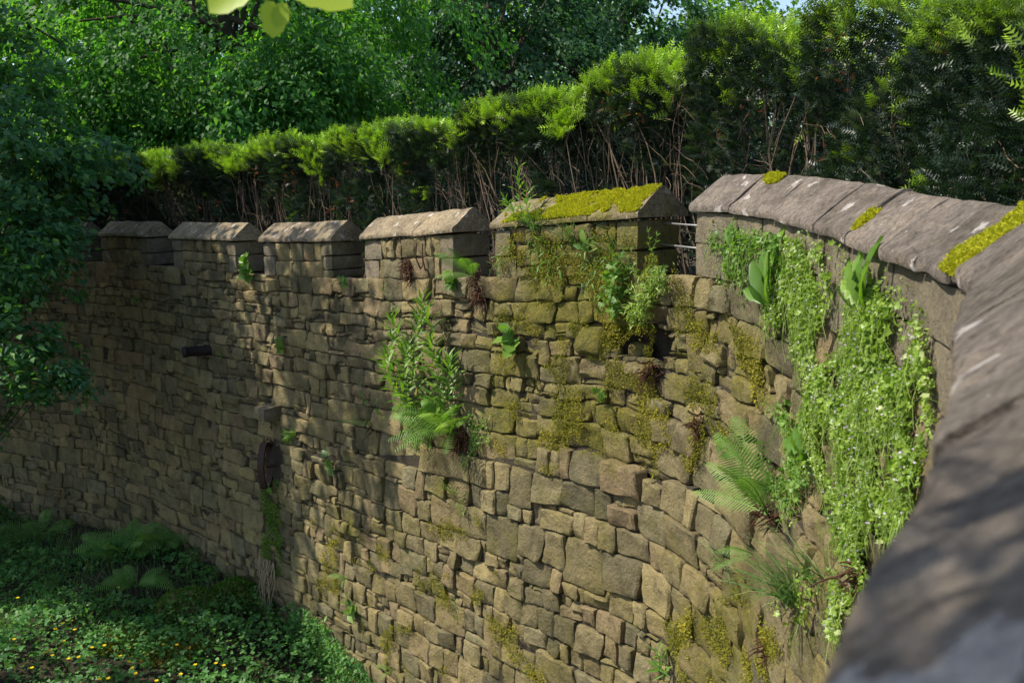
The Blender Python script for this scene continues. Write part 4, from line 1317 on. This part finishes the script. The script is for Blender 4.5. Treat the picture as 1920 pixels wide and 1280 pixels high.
def wcurve(pxs, outs):
    """control points at picture points, standing off the wall by outs"""
    return [wall_pt(x, y, o)[1] for (x, y), o in zip(pxs, outs)]
s, B = wall_pt(815, 800)
stem_plant(B, [wcurve([(815, 800), (800, 720), (775, 640), (760, 590)], (.02, .1, .14, .15)), wcurve([(820, 800), (835, 700), (838, 610), (818, 552)], (.02, .12, .16, .15)),
               wcurve([(812, 800), (785, 740), (765, 680), (775, 620)], (.02, .12, .2, .22)), wcurve([(825, 800), (845, 740), (852, 680), (840, 630)], (.02, .1, .16, .18)), wcurve([(810, 805), (790, 760), (800, 690), (810, 640)], (.02, .14, .22, .24)), wcurve([(805, 800), (770, 750), (750, 690), (748, 650)], (.02, .1, .14, .14)), wcurve([(830, 800), (860, 750), (872, 700), (868, 665)], (.02, .1, .14, .14)), wcurve([(815, 800), (805, 700), (822, 620), (830, 580)], (.02, .16, .22, .2))],
           'leggy bush of willowherb stems growing over the big fern', nleaf=42, lsize=.15, start=.1)
s, B = wall_pt(990, 420)
mt = W(np.array([s]), np.array([-.02]), np.array([.06]))[0]
hh = lambda x, y, o: W(np.array([on_wall(x, y)[0]]), np.array([on_wall(x, y)[1]]), np.array([o]))[0]
stem_plant(B, [[hh(992, 425, .03), hh(988, 380, .06), hh(985, 340, .06), hh(980, 300, .05)], [hh(996, 425, .03), hh(975, 395, .07), hh(962, 370, .08)], [hh(1000, 425, .03), hh(1000, 390, .06), hh(1003, 350, .06)]],
           'upright willowherb with reddish dry leaves in front of the mossy merlon', nleaf=20, lsize=.085, start=.15)
stem_plant(wall_pt(742, 600)[1], [wcurve([(748, 622), (742, 570), (730, 530)], (.02, .06, .07))], 'single thin weed stem on bare pinkish stone', nleaf=8, lsize=.06, r=.002)
stem_plant(wall_pt(595, 795)[1], [wcurve([(615, 780), (590, 800), (568, 812)], (.02, .12, .2))], 'grassy tuft dangling on a dry stalk beside the iron hoop', name='carnation_weed', nleaf=30, lsize=.13, kind='lance', start=.72, mat=M_STRAW)
stem_plant(wall_pt(870, 935)[1], [wcurve([(878, 920), (870, 945), (876, 960)], (.02, .05, .04)), wcurve([(878, 925), (852, 915), (840, 905)], (.02, .05, .05))], 'blue-green spurge sprig hanging on the pale ashlar', name='spurge', nleaf=13, lsize=.06)
stem_plant(wall_pt(860, 1165)[1], [wcurve([(862, 1170), (866, 1140), (862, 1118)], (.01, .05, .05))], 'short yellow-green sprig in a joint low on the wall', name='wall_weed', nleaf=12, lsize=.05)
for (x, y, lab, n, ls, k) in ((470, 500, 'leafy green sprig in the battlement gap on the shaded side', 16, .13, 'leaf'), (534, 640, 'little green weed under the left battlements near the sunlit strip', 8, .09, 'leaf'),
                              (655, 520, 'pale twiggy sprig in the battlement gap left of the willowherb', 9, .06, 'leaf'), (262, 552, 'tiny green sprout high on the shaded wall', 5, .06, 'leaf'),
                              (968, 640, 'broad drooping rosette on the mossy wall beside the willowherb', 14, .12, 'leaf'), (690, 735, 'pale leaf tuft above the red-footed fern', 7, .10, 'lance'),
                              (855, 520, 'bright umbrella-leaved weed left of the hanging root clump', 14, .07, 'palm'), (625, 860, 'yellow-green leaf pair under the dry stalk', 5, .10, 'leaf'),
                              (720, 765, 'lime green hart tongue tuft above the small red fern', 7, .10, 'lance'), (1135, 730, 'dark trefoil sprig in the mossy hollow', 9, .05, 'palm'),
                              (1255, 1240, 'grey-green leafy clump at the foot of the mossy stones', 20, .10, 'lance'), (420, 655, 'small sprout on the drain pipe stones', 3, .04, 'leaf'),
                              (665, 1130, 'leafy tuft beneath the little silvery fern', 10, .10, 'leaf'), (515, 910, 'green sprout inside the iron hoop', 6, .07, 'leaf'), (620, 1170, 'white-edged leaf tuft above the creeping ivy', 7, .12, 'lance')):
    s, B = wall_pt(x, y + 12, .01); t_, n_, u_ = frame(s)
    C = [B, B + n_ * .05 + u_ * .05 * ls / .08, B + n_ * .08 + u_ * .11 * ls / .08 - t_ * .02]
    stem_plant(B, [C, [B, B + n_ * .05 + t_ * .03, B + n_ * .1 + t_ * .06 + u_ * .05]], lab, name='wall_weed', nleaf=max(3, n // 2), lsize=ls, kind=k, start=.15)
# geranium mound and bedstraw round the gap
def leaf_mass(name, label, cat, B, C, n, r, tmpl, size, mat, seed, nrm, stems=12, flat=1.0, group=None):
    rg = np.random.default_rng(seed)
    t = thing(name, B, label, cat, group)
    C = np.asarray(C); i = rg.integers(len(C), size=n)
    P = C[i] + rg.normal(0, r, (n, 3)) * np.array([1, 1, flat])
    off = np.clip(((P - C[i]) @ nrm), -r, None); P += np.maximum(0, -((P - B) @ nrm) + .015)[:, None] * nrm * (((P - B) @ nrm) < .015)[:, None]
    D = norm(rg.normal(0, .6, (n, 3)) + nrm * .5 + np.array([0, 0, -.2])); N = norm(nrm * .6 + np.array([0, 0, .6]) + rg.normal(0, .45, (n, 3)))
    V, F, A = scatter(*tmpl, P, D, N, size * rg.uniform(.55, 1.25, n), rg.random(n))
    part('foliage', V, F, mat, t, A)
    mb = MB()
    for k in rg.integers(n, size=stems):
        mb.add(*tube(bez(B, (B + P[k]) / 2 + nrm * .05, P[k], 6), np.linspace(.003, .001, 6), 4, False))
    mb.part('stems', M_STEM, t)
    return t
s, B = wall_pt(1172, 520); t_, n_, u_ = frame(s)
leaf_mass('cranesbill', 'rounded dark green cranesbill cushion hanging below the mossy merlon', 'wild plant', B, [B + n_ * .06 + u_ * .08, B + n_ * .07, B + n_ * .05 - u_ * .1, B + n_ * .05 - u_ * .2 - t_ * .03], 240, .035, PALM5, .032, L_HERB, 3, n_)
s, B = wall_pt(1240, 540); t_, n_, u_ = frame(s)
leaf_mass('bedstraw', 'feathery pale bedstraw spilling out of the gap in the battlements', 'wild plant', B, [B + n_ * .05 - u_ * .05 - t_ * .05, B + n_ * .06 - u_ * .15 - t_ * .1, B + n_ * .05 + u_ * .05 + t_ * .05], 800, .042, LANCE, .04, L_TOAD, 4, n_, 40)
stem_plant(B, [[B, B + u_ * .2 + n_ * .04 - t_ * .02, B + u_ * .36 + n_ * .05 - t_ * .06], [B, B + u_ * .18 + n_ * .05 + t_ * .0, B + u_ * .34 + n_ * .03 + t_ * .01], [B, B + u_ * .1 + n_ * .08 + t_ * .12, B + u_ * .16 + n_ * .1 + t_ * .2], [B, B + u_ * .08 + n_ * .08 - t_ * .1, B + u_ * .12 + n_ * .1 - t_ * .2]],
           'tall goosegrass stems standing in the gap with the rails', name='goosegrass', nleaf=7, lsize=.035, whorl=4, r=.0025)
# dandelions and docks
rosette(1462, 575, 'tall bright green dock with one grey-backed leaf above the toadflax', [(-.22, 1, .25, .30), (.0, 1, .12, .36), (-.45, .75, .4, .26), (-.6, .3, .5, .2), (.25, .7, .5, .18), (-.1, .5, .8, .16)], 'dock', 'dock')
rosette(1645, 588, 'toothed dandelion rosette under the weathered coping', [(-.4, 1, .3, .22), (-.15, 1, .35, .20), (.15, 1, .2, .26), (.3, .8, .4, .2), (-.65, .6, .5, .18), (.0, .4, .8, .15), (-.3, 1, .6, .2)], 'tooth')
rosette(1535, 862, 'dandelion with sprawling toothed leaves in the toadflax above the pale fern', [(-.9, .2, .4, .22), (.1, .5, .6, .18), (.5, .3, .6, .18), (-.4, .7, .5, .16)], 'tooth')
rosette(1385, 470, 'small upright dock shoot at the edge of the trailing toadflax', [(-.1, 1, .2, .16), (-.35, .8, .3, .13), (.3, .8, .3, .12)], 'dock', 'dock')
rosette(1110, 470, 'strappy green leaf on the mossy merlon face', [(-.2, .9, .4, .16), (.3, .6, .5, .12), (-.5, .3, .6, .12)], 'dock', 'dock')
# grass tufts
def grass_tuft(px, py, label, n=40, L=.25, spread=.6, mat=L_GRASS, out=.02):
    s, B = wall_pt(px, py, out); t_, n_, u_ = frame(s)
    t = thing('grass_tuft', B, label, 'grass tuft', 'grass tufts on the wall')
    D = norm(t_ * pr_.normal(0, spread, n)[:, None] + u_ * pr_.uniform(.2, 1.1, n)[:, None] + n_ * pr_.uniform(.2, .9, n)[:, None])
    V, F, A = scatter(*BLADE, B + pr_.normal(0, .02, (n, 3)), D, norm(u_ + pr_.normal(0, .4, (n, 3))), L * pr_.uniform(.5, 1.2, n), pr_.random(n))
    part('blades', V, F, mat, t, A)
grass_tuft(1500, 1130, 'long loose grass tuft low on the curving wall', 75, .34)
grass_tuft(1545, 1090, 'grass tuft beside the low trailing weeds', 30, .26)
grass_tuft(1370, 1060, 'wispy grass under the pale fern', 24, .2)
grass_tuft(1010, 430, 'dry grass tuft on the mossy merlon', 46, .24)
grass_tuft(1075, 450, 'green grass tuft hanging over the mossy merlon face', 46, .24)
grass_tuft(1160, 470, 'thin grass beside the cranesbill', 26, .2)
grass_tuft(1200, 1170, 'small grass tuft in a joint of the big stones', 16, .1)
# dead root and twig clumps
for (x, y, n, r, lab) in ((903, 545, 60, .09, 'dark hanging root clump under the gap fern'), (1222, 690, 46, .10, 'grey dead stump of a cut shrub in the wall hollow'), (1312, 795, 34, .07, 'reddish tuft of dead twigs on the right of the mossy stones'),
                          (770, 500, 70, .10, 'brown tangle of dead roots on the pinkish merlon'), (870, 820, 80, .13, 'wide mat of brown fern roots under the big fern'), (1598, 1075, 20, .07, 'dead brown twigs on the curving wall beside the toadflax'),
                          (1440, 1215, 24, .06, 'dark dead tuft on the mossy stones near the grass')):
    s, B = wall_pt(x, y, .0); t_, n_, u_ = frame(s)
    t = thing('dead_roots', B, lab, 'root clump', 'dead root clumps on the wall')
    root_tuft(B + n_ * .03, n_, t, n, r, 'fibres')
    root_tuft(B + n_ * .02 - u_ * r * .7, n_, t, n // 2, r * .8, 'fibres')
# cut shrub stalks on the merlon and hanging roots by the hoop
s, B = wall_pt(795, 505); t_, n_, u_ = frame(s)
t = thing('cut_stalks', B, 'two dry upright stalks on the brown root tangle', 'dry stalk')
for q in (-.02, .05):
    mb = MB(); mb.add(*tube([B + t_ * q, B + t_ * (q * 1.5) + u_ * .1 + n_ * .04, B + t_ * (q * 1.2) + u_ * .22 + n_ * .03], [.007, .006, .005], 5)); mb.part('stalk', M_ROOT, t)
B = wall_pt(512, 1060)[1]; s, v = on_wall(512, 1060); t_, n_, u_ = frame(s)
t = thing('hanging_roots', B, 'pale tangle of bare roots hanging at the foot of the green streak', 'root clump')
mb = MB()
for i in range(16):
    x0 = pr_.uniform(-.12, .12); q = np.linspace(0, 1, 9)
    C = B + t_ * (x0 + .06 * np.sin(q * 6 + i) + pr_.normal(0, .06) * q)[:, None] + n_ * (.05 + .08 * q)[:, None] - u_ * (q * pr_.uniform(.5, .95) - .1)[:, None]
    mb.add(*tube(C, np.linspace(.007, .003, 9), 4, False))
mb.part('roots', M_STRAW, t)

# ------------------------------------------------------------------ stuff: moss, toadflax, weeds
def in_poly(px, py, poly):
    r = np.zeros(len(px), bool); n = len(poly)
    for i in range(n):
        (x1, y1), (x2, y2) = poly[i], poly[(i + 1) % n]
        c = ((y1 > py) != (y2 > py)) & (px < (x2 - x1) * (py - y1) / (y2 - y1 + 1e-9) + x1)
        r ^= c
    return r
def wall_cover(name, label, cat, poly, dens, thick, tmpl, size, mat, seed, gate=-.5, gf=2.5, hang=.3, flowers=None, stems=True):
    """a mat of small leaves over the part of the wall face bounded by poly"""
    rg = np.random.default_rng(seed)
    C = np.array([on_wall(x, y) for x, y in poly])
    s0, s1, v0, v1 = C[:, 0].min(), C[:, 0].max(), C[:, 1].min(), C[:, 1].max()
    n = int(dens * (s1 - s0) * (v1 - v0))
    s = rg.uniform(s0, s1, n); v = rg.uniform(v0, v1, n)
    q0 = np.stack([s, v, np.zeros(n)], 1)
    k = in_poly(s + .07 * vnoise(q0, 5, seed) + rg.normal(0, .025, n), v + .07 * vnoise(q0, 5, seed + 9) + rg.normal(0, .03, n), C); s, v = s[k], v[k]
    q = np.stack([s, v, np.zeros(len(s))], 1)
    g = vnoise(q, gf, seed) + .5 * vnoise(q, gf * 2.7, seed)
    k = g > gate + rg.normal(0, .12, len(s)); s, v, g = s[k], v[k], g[k]; n = len(s)
    dep = base_dep(s, v) + .012 + thick * np.clip(.45 + .55 * g, .15, 1.2) * rg.random(n) ** .6
    P = W(s, v, dep)
    t = tan(s); nn = np.stack([t[:, 1], -t[:, 0], np.zeros(n)], 1)
    D = norm(rg.normal(0, .6, (n, 3)) + nn * .35 + np.array([0, 0, -hang])); N = norm(nn * .8 + np.array([0, 0, .55]) + rg.normal(0, .5, (n, 3)))
    V, F, A = scatter(*tmpl, P, D, N, size * rg.uniform(.35, 1.0, n) * (1 + .8 * (rg.random(n) < .12)), np.clip(.5 + .45 * vnoise(np.stack([s, v, dep * 9], 1), 6, 2) + rg.normal(0, .22, n), 0, 1))
    o = obj(name, make_mesh(name, V, F, A), mat); o['kind'] = 'stuff'; tag(o, label, cat)
    if stems:
        mb = MB(); m = min(int(len(s) * .10), 1400)
        for i in rg.choice(n, m, replace=False):
            L = rg.uniform(.05, .20); a = rg.normal(-1.57, .8)
            e = W(np.array([s[i] + L * math.cos(a)]), np.array([v[i] - L * math.sin(a)]), np.array([dep[i] + rg.uniform(-.01, .03)]))[0]
            mb.add(*tube([P[i], (P[i] + e) / 2 + nn[i] * .015, e], [.0011, .0010, .0008], 3, False), rnd=rg.random())
        part('stems', *mb.arrays()[:2], L_TOAD, o, mb.arrays()[2], stuff=True)
    if flowers:
        i = rg.choice(n, flowers, replace=False)
        V, F, A = scatter(*LEAFR, P[i] + nn[i] * .012, norm(nn[i] + rg.normal(0, .5, (flowers, 3))), norm(rg.normal(0, 1, (flowers, 3))), np.full(flowers, .009), rg.random(flowers))
        part('flowers', V, F, L_LILAC, o, A, stuff=True)
    return o
wall_cover('trailing_toadflax', 'bright curtain of small trailing leaves covering the curving wall', 'ground cover',
           [(1470, 440), (1600, 480), (1700, 590), (1745, 665), (1768, 760), (1740, 900), (1710, 1040), (1670, 1140), (1610, 1200), (1590, 1150), (1605, 950), (1560, 890), (1520, 820), (1500, 700), (1440, 560)], 27000, .055, ROUND, .0175, L_TOAD, 91, -.12, 5.0, flowers=700)
wall_cover('creeping_leaves', 'dark green creeping leaves on the parapet beside the gap', 'ground cover', [(1345, 440), (1475, 440), (1500, 560), (1460, 600), (1390, 560), (1330, 500)], 9000, .07, ROUND, .022, L_HERB, 92, -.35, 3)
wall_cover('bittercress', 'leafy green tangle hanging beside the pale fern', 'ground cover', [(1440, 800), (1530, 780), (1540, 930), (1490, 970), (1440, 900)], 7500, .06, ROUND, .022, L_HERB, 93, -.35, 3)
wall_cover('low_weeds', 'sparse weeds low on the curving wall beside the grass', 'ground cover', [(1470, 1020), (1560, 1000), (1600, 1090), (1560, 1160), (1480, 1180)], 3000, .06, ROUND, .022, L_TOAD, 94, -.2, 3)
wall_cover('creeping_ivy', 'fine grey-green creeper mantling the foot of the wall', 'ground cover', [(565, 1120), (605, 1150), (650, 1190), (720, 1275), (760, 1330), (560, 1330), (540, 1180)], 4500, .10, ROUND, .030, L_WEED, 95, -.55, 2)
wall_cover('moss_streak', 'vivid green streak of wet moss below the iron hoop', 'moss', [(500, 895), (528, 900), (535, 960), (532, 1070), (496, 1085), (500, 980)], 20000, .05, LEAF2, 0.020, L_GMOSS, 96, -.25, 5, stems=False)
wall_cover('merlon_weeds', 'ragged mix of small weeds clinging to the mossy merlon face', 'ground cover', [(935, 450), (1190, 430), (1200, 520), (1150, 560), (1020, 530), (930, 520)], 1600, .05, LANCE, .045, L_HERB, 98, .05, 4)
wall_cover('fern_foot_weeds', 'moss and small leaves round the foot of the big fern', 'ground cover', [(760, 780), (940, 770), (950, 840), (880, 860), (770, 840)], 3800, .06, ROUND, .022, L_HERB, 99, -.1, 4)
L_WMOSS = leaf_mat('wall_moss', [(0, (.09, .10, .012)), (.5, (.19, .185, .02)), (1, (.32, .28, .03))], .25, (1.2, 1.2, .6), .85, .1)
wall_cover('wall_moss', 'yellow-green moss cushions spread over the stones below the mossy merlon', 'moss', [(925, 440), (1200, 430), (1290, 560), (1430, 640), (1440, 740), (1290, 880), (1120, 880), (940, 860)], 34000, .010, LEAF2, .011, L_WMOSS, 131, .18, 6.0, stems=False)
wall_cover('corner_moss', 'yellow moss cushions on the stones low beside the grass tuft', 'moss', [(1270, 1180), (1420, 1120), (1500, 1200), (1480, 1290), (1250, 1290)], 30000, .014, LEAF2, .013, L_WMOSS, 132, .10, 4.5, stems=False)
wall_cover('foot_moss', 'scattered yellow moss cushions on the stones right of the iron hoop', 'moss', [(590, 960), (900, 960), (1050, 1280), (740, 1270), (600, 1110)], 22000, .014, LEAF2, .013, L_WMOSS, 133, .60, 4.5, stems=False)
# parapet face sprigs
wall_cover('parapet_sprigs', 'thin scatter of small leaves under the weathered coping', 'ground cover', [(1480, 425), (1590, 455), (1700, 545), (1745, 640), (1725, 650), (1640, 560), (1560, 500), (1470, 470)], 2600, .04, ROUND, .018, L_TOAD, 97, .0, 4)

def moss_on_coping(label, s0, s1, seed, gate, n, t0=0, t1=1, size=.014, name='moss_cushion', bulge=.02, dz=0.0):
    rg = np.random.default_rng(seed)
    s = rg.uniform(s0, s1, n); t = rg.uniform(t0, t1, n)
    q = np.stack([s, t * .25, np.zeros(n)], 1)
    ee = np.minimum(np.minimum(s - s0, s1 - s) / max(.02, (s1 - s0) * .3), np.minimum(t - t0 + (.2 if t0 <= 0 else 0), t1 - t + (.2 if t1 >= 1 else 0)) / max(.05, (t1 - t0) * .35)).clip(0, 1)
    g = vnoise(q, 7, seed) * .7 + .5 * vnoise(q, 19, seed) + .3 * vnoise(q, 55, seed) - (1 - ee) * .75
    k = g > gate; s, t, g = s[k], t[k], g[k]; n = len(s)
    dep = .026 + (-THICK / 2 - .012) * t; v = -.038 - .155 * t
    h = bulge * np.clip(g - gate, 0, .8) * rg.random(n)
    dep = dep + h * .65; v = v - h * .75 - dz - .002
    P = W(s, v, dep)
    tt = tan(s); nn = norm(np.stack([tt[:, 1] * .65, -tt[:, 0] * .65, np.full(n, .75)], 1))
    V, F, A = scatter(*LEAF2, P - nn * .004, norm(nn + rg.normal(0, .6, (n, 3))), norm(rg.normal(0, 1, (n, 3))), size * rg.uniform(.6, 1.4, n), rg.random(n))
    o = obj(name, make_mesh(name, V, F, A), L_MOSS); o['kind'] = 'stuff'
    return tag(o, label, 'moss')
a5, b5 = MERLONS[-1]
moss_on_coping('thick yellow-green moss carpeting the merlon coping beside the gap', a5 + .35, b5 + .02, 61, -.45, 42000, 0, 1.0)
moss_on_coping('moss along the lower edge of the willowherb merlon coping', a5, a5 + .6, 62, .0, 8000, 0, .45)
moss_on_coping('small bright moss cushion on the ridge of the parapet coping', PARAPET_JOINTS[1] - .02, PARAPET_JOINTS[1] + .2, 63, -.3, 5000, .72, 1.0)
moss_on_coping('short line of moss in a coping joint above the dandelion', PARAPET_JOINTS[4] - .03, PARAPET_JOINTS[4] + .04, 64, -.15, 3000, .05, .75)
moss_on_coping('long bright moss strip in the wide joint of the near coping', PARAPET_JOINTS[7] - .07, PARAPET_JOINTS[7] + .09, 65, -.75, 22000, -.02, 1.0, .012, bulge=.03)

# weeds of the pit floor
wr = np.random.default_rng(101)
n = 80000
X = wr.uniform(-9.5, .5, n); Y = wr.uniform(5.2, 14.0, n)
Qp = proj(np.stack([X, Y, floor_z(X, Y)], 1))
near_path = PX[::5]
def inside_dist(X, Y):
    d2 = (X[:, None] - near_path[None, :, 0]) ** 2 + (Y[:, None] - near_path[None, :, 1]) ** 2
    i = d2.argmin(1); t = TG[::5][i]
    return (X - near_path[i, 0]) * t[:, 1] + (Y - near_path[i, 1]) * -t[:, 0]
dist = inside_dist(X, Y)
bare = [(260, 1085, .45), (160, 1105, .4), (420, 1170, .35), (300, 1060, .25), (150, 1005, .7), (480, 1090, .4), (60, 1000, .6)]
bm = np.zeros(n)
for (x, y, r) in bare:
    p = on_floor(x, y); bm = np.maximum(bm, .75 * np.exp(-((X - p[0]) ** 2 + (Y - p[1]) ** 2) / r ** 2))
g = vnoise(np.stack([X, Y, X * 0], 1), 1.4, 3) + .5 * vnoise(np.stack([X, Y, X * 0], 1), 4, 3)
keep = (dist > .03) & (g - bm * 1.6 > -.75 + wr.normal(0, .15, n)) & (Qp[:, 0] > -250) & (Qp[:, 0] < 860) & (Qp[:, 1] < 1420)
X, Y, g, dist, bm = X[keep], Y[keep], g[keep], dist[keep], bm[keep]; n = len(X)
hgt = (.08 + .24 * np.clip(g + .5, 0, 1.3)) * (1 - .6 * bm.clip(0, 1))
Z = floor_z(X, Y) + hgt * wr.random(n) ** .5
P = np.stack([X, Y, Z], 1)
D = norm(wr.normal(0, .8, (n, 3)) * np.array([1, 1, .5]) + np.array([0, 0, .05])); N = norm(np.array([0, 0, 1.]) + wr.normal(0, .38, (n, 3)))
kind = wr.random(n)
m1 = kind < .48
V, F, A = scatter(*PALM3, P[m1], D[m1], N[m1], .050 * wr.uniform(.5, 1.4, m1.sum()), wr.random(m1.sum()))
o = obj('buttercup_leaves', make_mesh('buttercup_leaves', V, F, A), L_WEED); o['kind'] = 'stuff'; tag(o, 'low carpet of lobed green weeds over the pit floor', 'weeds')
m2 = ~m1
V, F, A = scatter(*LEAFR, P[m2], D[m2], N[m2], .032 * wr.uniform(.5, 1.5, m2.sum()), wr.random(m2.sum()))
o = obj('chickweed', make_mesh('chickweed', V, F, A), L_WEED); o['kind'] = 'stuff'; tag(o, 'small round-leaved weeds filling between the lobed ones', 'weeds')
n = 16000
X = wr.uniform(-9.5, -.5, n); Y = wr.uniform(5.5, 13, n); dist = inside_dist(X, Y)
g = vnoise(np.stack([X, Y, X * 0], 1), .8, 13) - .12 * (X + 4)
k = (dist > .05) & (g > -.15); X, Y = X[k], Y[k]; n = len(X)
V, F, A = scatter(*BLADE, np.stack([X, Y, floor_z(X, Y)], 1), norm(np.array([0, 0, 1.]) + wr.normal(0, .38, (n, 3))), norm(wr.normal(0, 1, (n, 3))), wr.uniform(.14, .38, n), wr.random(n))
o = obj('grass', make_mesh('grass', V, F, A), L_GRASS); o['kind'] = 'stuff'; tag(o, 'long thin grass among the weeds of the pit floor', 'grass')

# mossy stones on the pit floor
for i, (x, y, w, h, lab) in enumerate(((232, 1212, .34, .16, 'low stone cushioned with yellow-green moss among buttercups'), (360, 1150, .36, .26, 'mossy boulder in front of the shaded wall'), (497, 1150, .26, .28, 'round mossy stone at the foot of the lit wall corner'),
                                       (440, 1120, .28, .2, 'mossy rubble lump between the boulder and the wall'), (330, 1222, .40, .10, 'flat moss slab behind the buttercups'))):
    p = on_floor(x, y)
    u = np.linspace(0, 2 * math.pi, 15)[:-1]; ph = np.linspace(0, math.pi * .56, 7)
    V = [p + [0, 0, h]]; F = []
    for a in ph[1:]:
        for b in u:
            d = np.array([math.sin(a) * math.cos(b), math.sin(a) * math.sin(b), math.cos(a)])
            r = 1 + .22 * float(vnoise(d[None] * 1.6, 1.3, i * 5.1)[0])
            V.append(p + d * r * np.array([w, w * .8, h]))
    for j in range(14):
        F.append([0, 1 + j, 1 + (j + 1) % 14])
    for r in range(len(ph) - 2):
        for j in range(14):
            F.append([1 + r * 14 + j, 1 + (r + 1) * 14 + j, 1 + (r + 1) * 14 + (j + 1) % 14, 1 + r * 14 + (j + 1) % 14])
    V = np.array(V)
    t = thing('mossy_stone', p, lab, 'mossy stone', 'mossy stones on the pit floor')
    part('rock', V, F, M_STONE, t, dict(rnd=np.full(len(V), .2), moss=np.full(len(V), .3)), True)
    m = 3800
    dirs = norm(wr.normal(0, 1, (m, 3))); dirs[:, 2] = np.abs(dirs[:, 2])
    r = 1 + .22 * vnoise(dirs * 1.6, 1.3, i * 5.1)
    P = p + dirs * r[:, None] * np.array([w, w * .8, h]) + wr.normal(0, .006, (m, 3))
    V, F, A = scatter(*LEAF2, P, norm(dirs + wr.normal(0, .6, (m, 3))), norm(wr.normal(0, 1, (m, 3))), .034 * wr.uniform(.5, 1.3, m), wr.random(m))
    part('moss', V, F, L_WMOSS if i in (0, 4) else L_GMOSS, t, A, stuff=True)

# buttercups
BC = [(35, 1120), (135, 1165), (119, 1167), (142, 1178), (103, 1178), (120, 1202), (170, 1213), (195, 1208), (93, 1219), (84, 1223), (98, 1229), (128, 1234), (151, 1229), (231, 1231), (241, 1240), (253, 1249), (260, 1258), (210, 1266),
      (183, 1271), (368, 1247), (405, 1243), (418, 1248), (334, 1262), (300, 1209), (327, 1209), (222, 1101), (425, 1057), (150, 1276), (290, 1276), (60, 1250), (20, 1200)]
V, F = tube([[0, 0, 0], [.01, 0, .12], [0, .01, .22], [.005, 0, .30]], [.0025, .002, .0018, .0015], 4)
me_s = make_mesh('stem', V, F); me_s.materials.append(M_STEM)
pt = np.array([[0, 0, 0], [-.35, .45, .12], [-.3, .85, .22], [.3, .85, .22], [.35, .45, .12]]) * .022
Vp, Fp = [], []
for i in range(5):
    a = i * 2 * math.pi / 5; R = np.array([[math.cos(a), -math.sin(a), 0], [math.sin(a), math.cos(a), 0], [0, 0, 1]])
    Fp.append([q + len(Vp) * 1 for q in range(5)]); Vp += list(pt @ R.T + [.005, 0, .30])
me_p = make_mesh('petals', np.array(Vp), Fp, dict(rnd=np.full(len(Vp), .5))); me_p.materials.append(L_PETAL)
for (x, y) in BC:
    p = on_floor(x, y, .30); p[2] = float(floor_z(p[0], p[1]))
    t = thing('buttercup', p, 'small yellow buttercup flower on a thin stalk above the weeds', 'buttercup', 'buttercups on the pit floor')
    t.rotation_euler = (wr.normal(0, .05), wr.normal(0, .05), wr.uniform(0, 6.28))
    for nm, me in (('stem', me_s), ('petals', me_p)):
        c = bpy.data.objects.new(nm, me); c.parent = t; COL.objects.link(c)
tri = sum(len(o.data.polygons) for o in bpy.data.objects if o.type == 'MESH')
print('objects', len(bpy.data.objects), 'faces', tri)
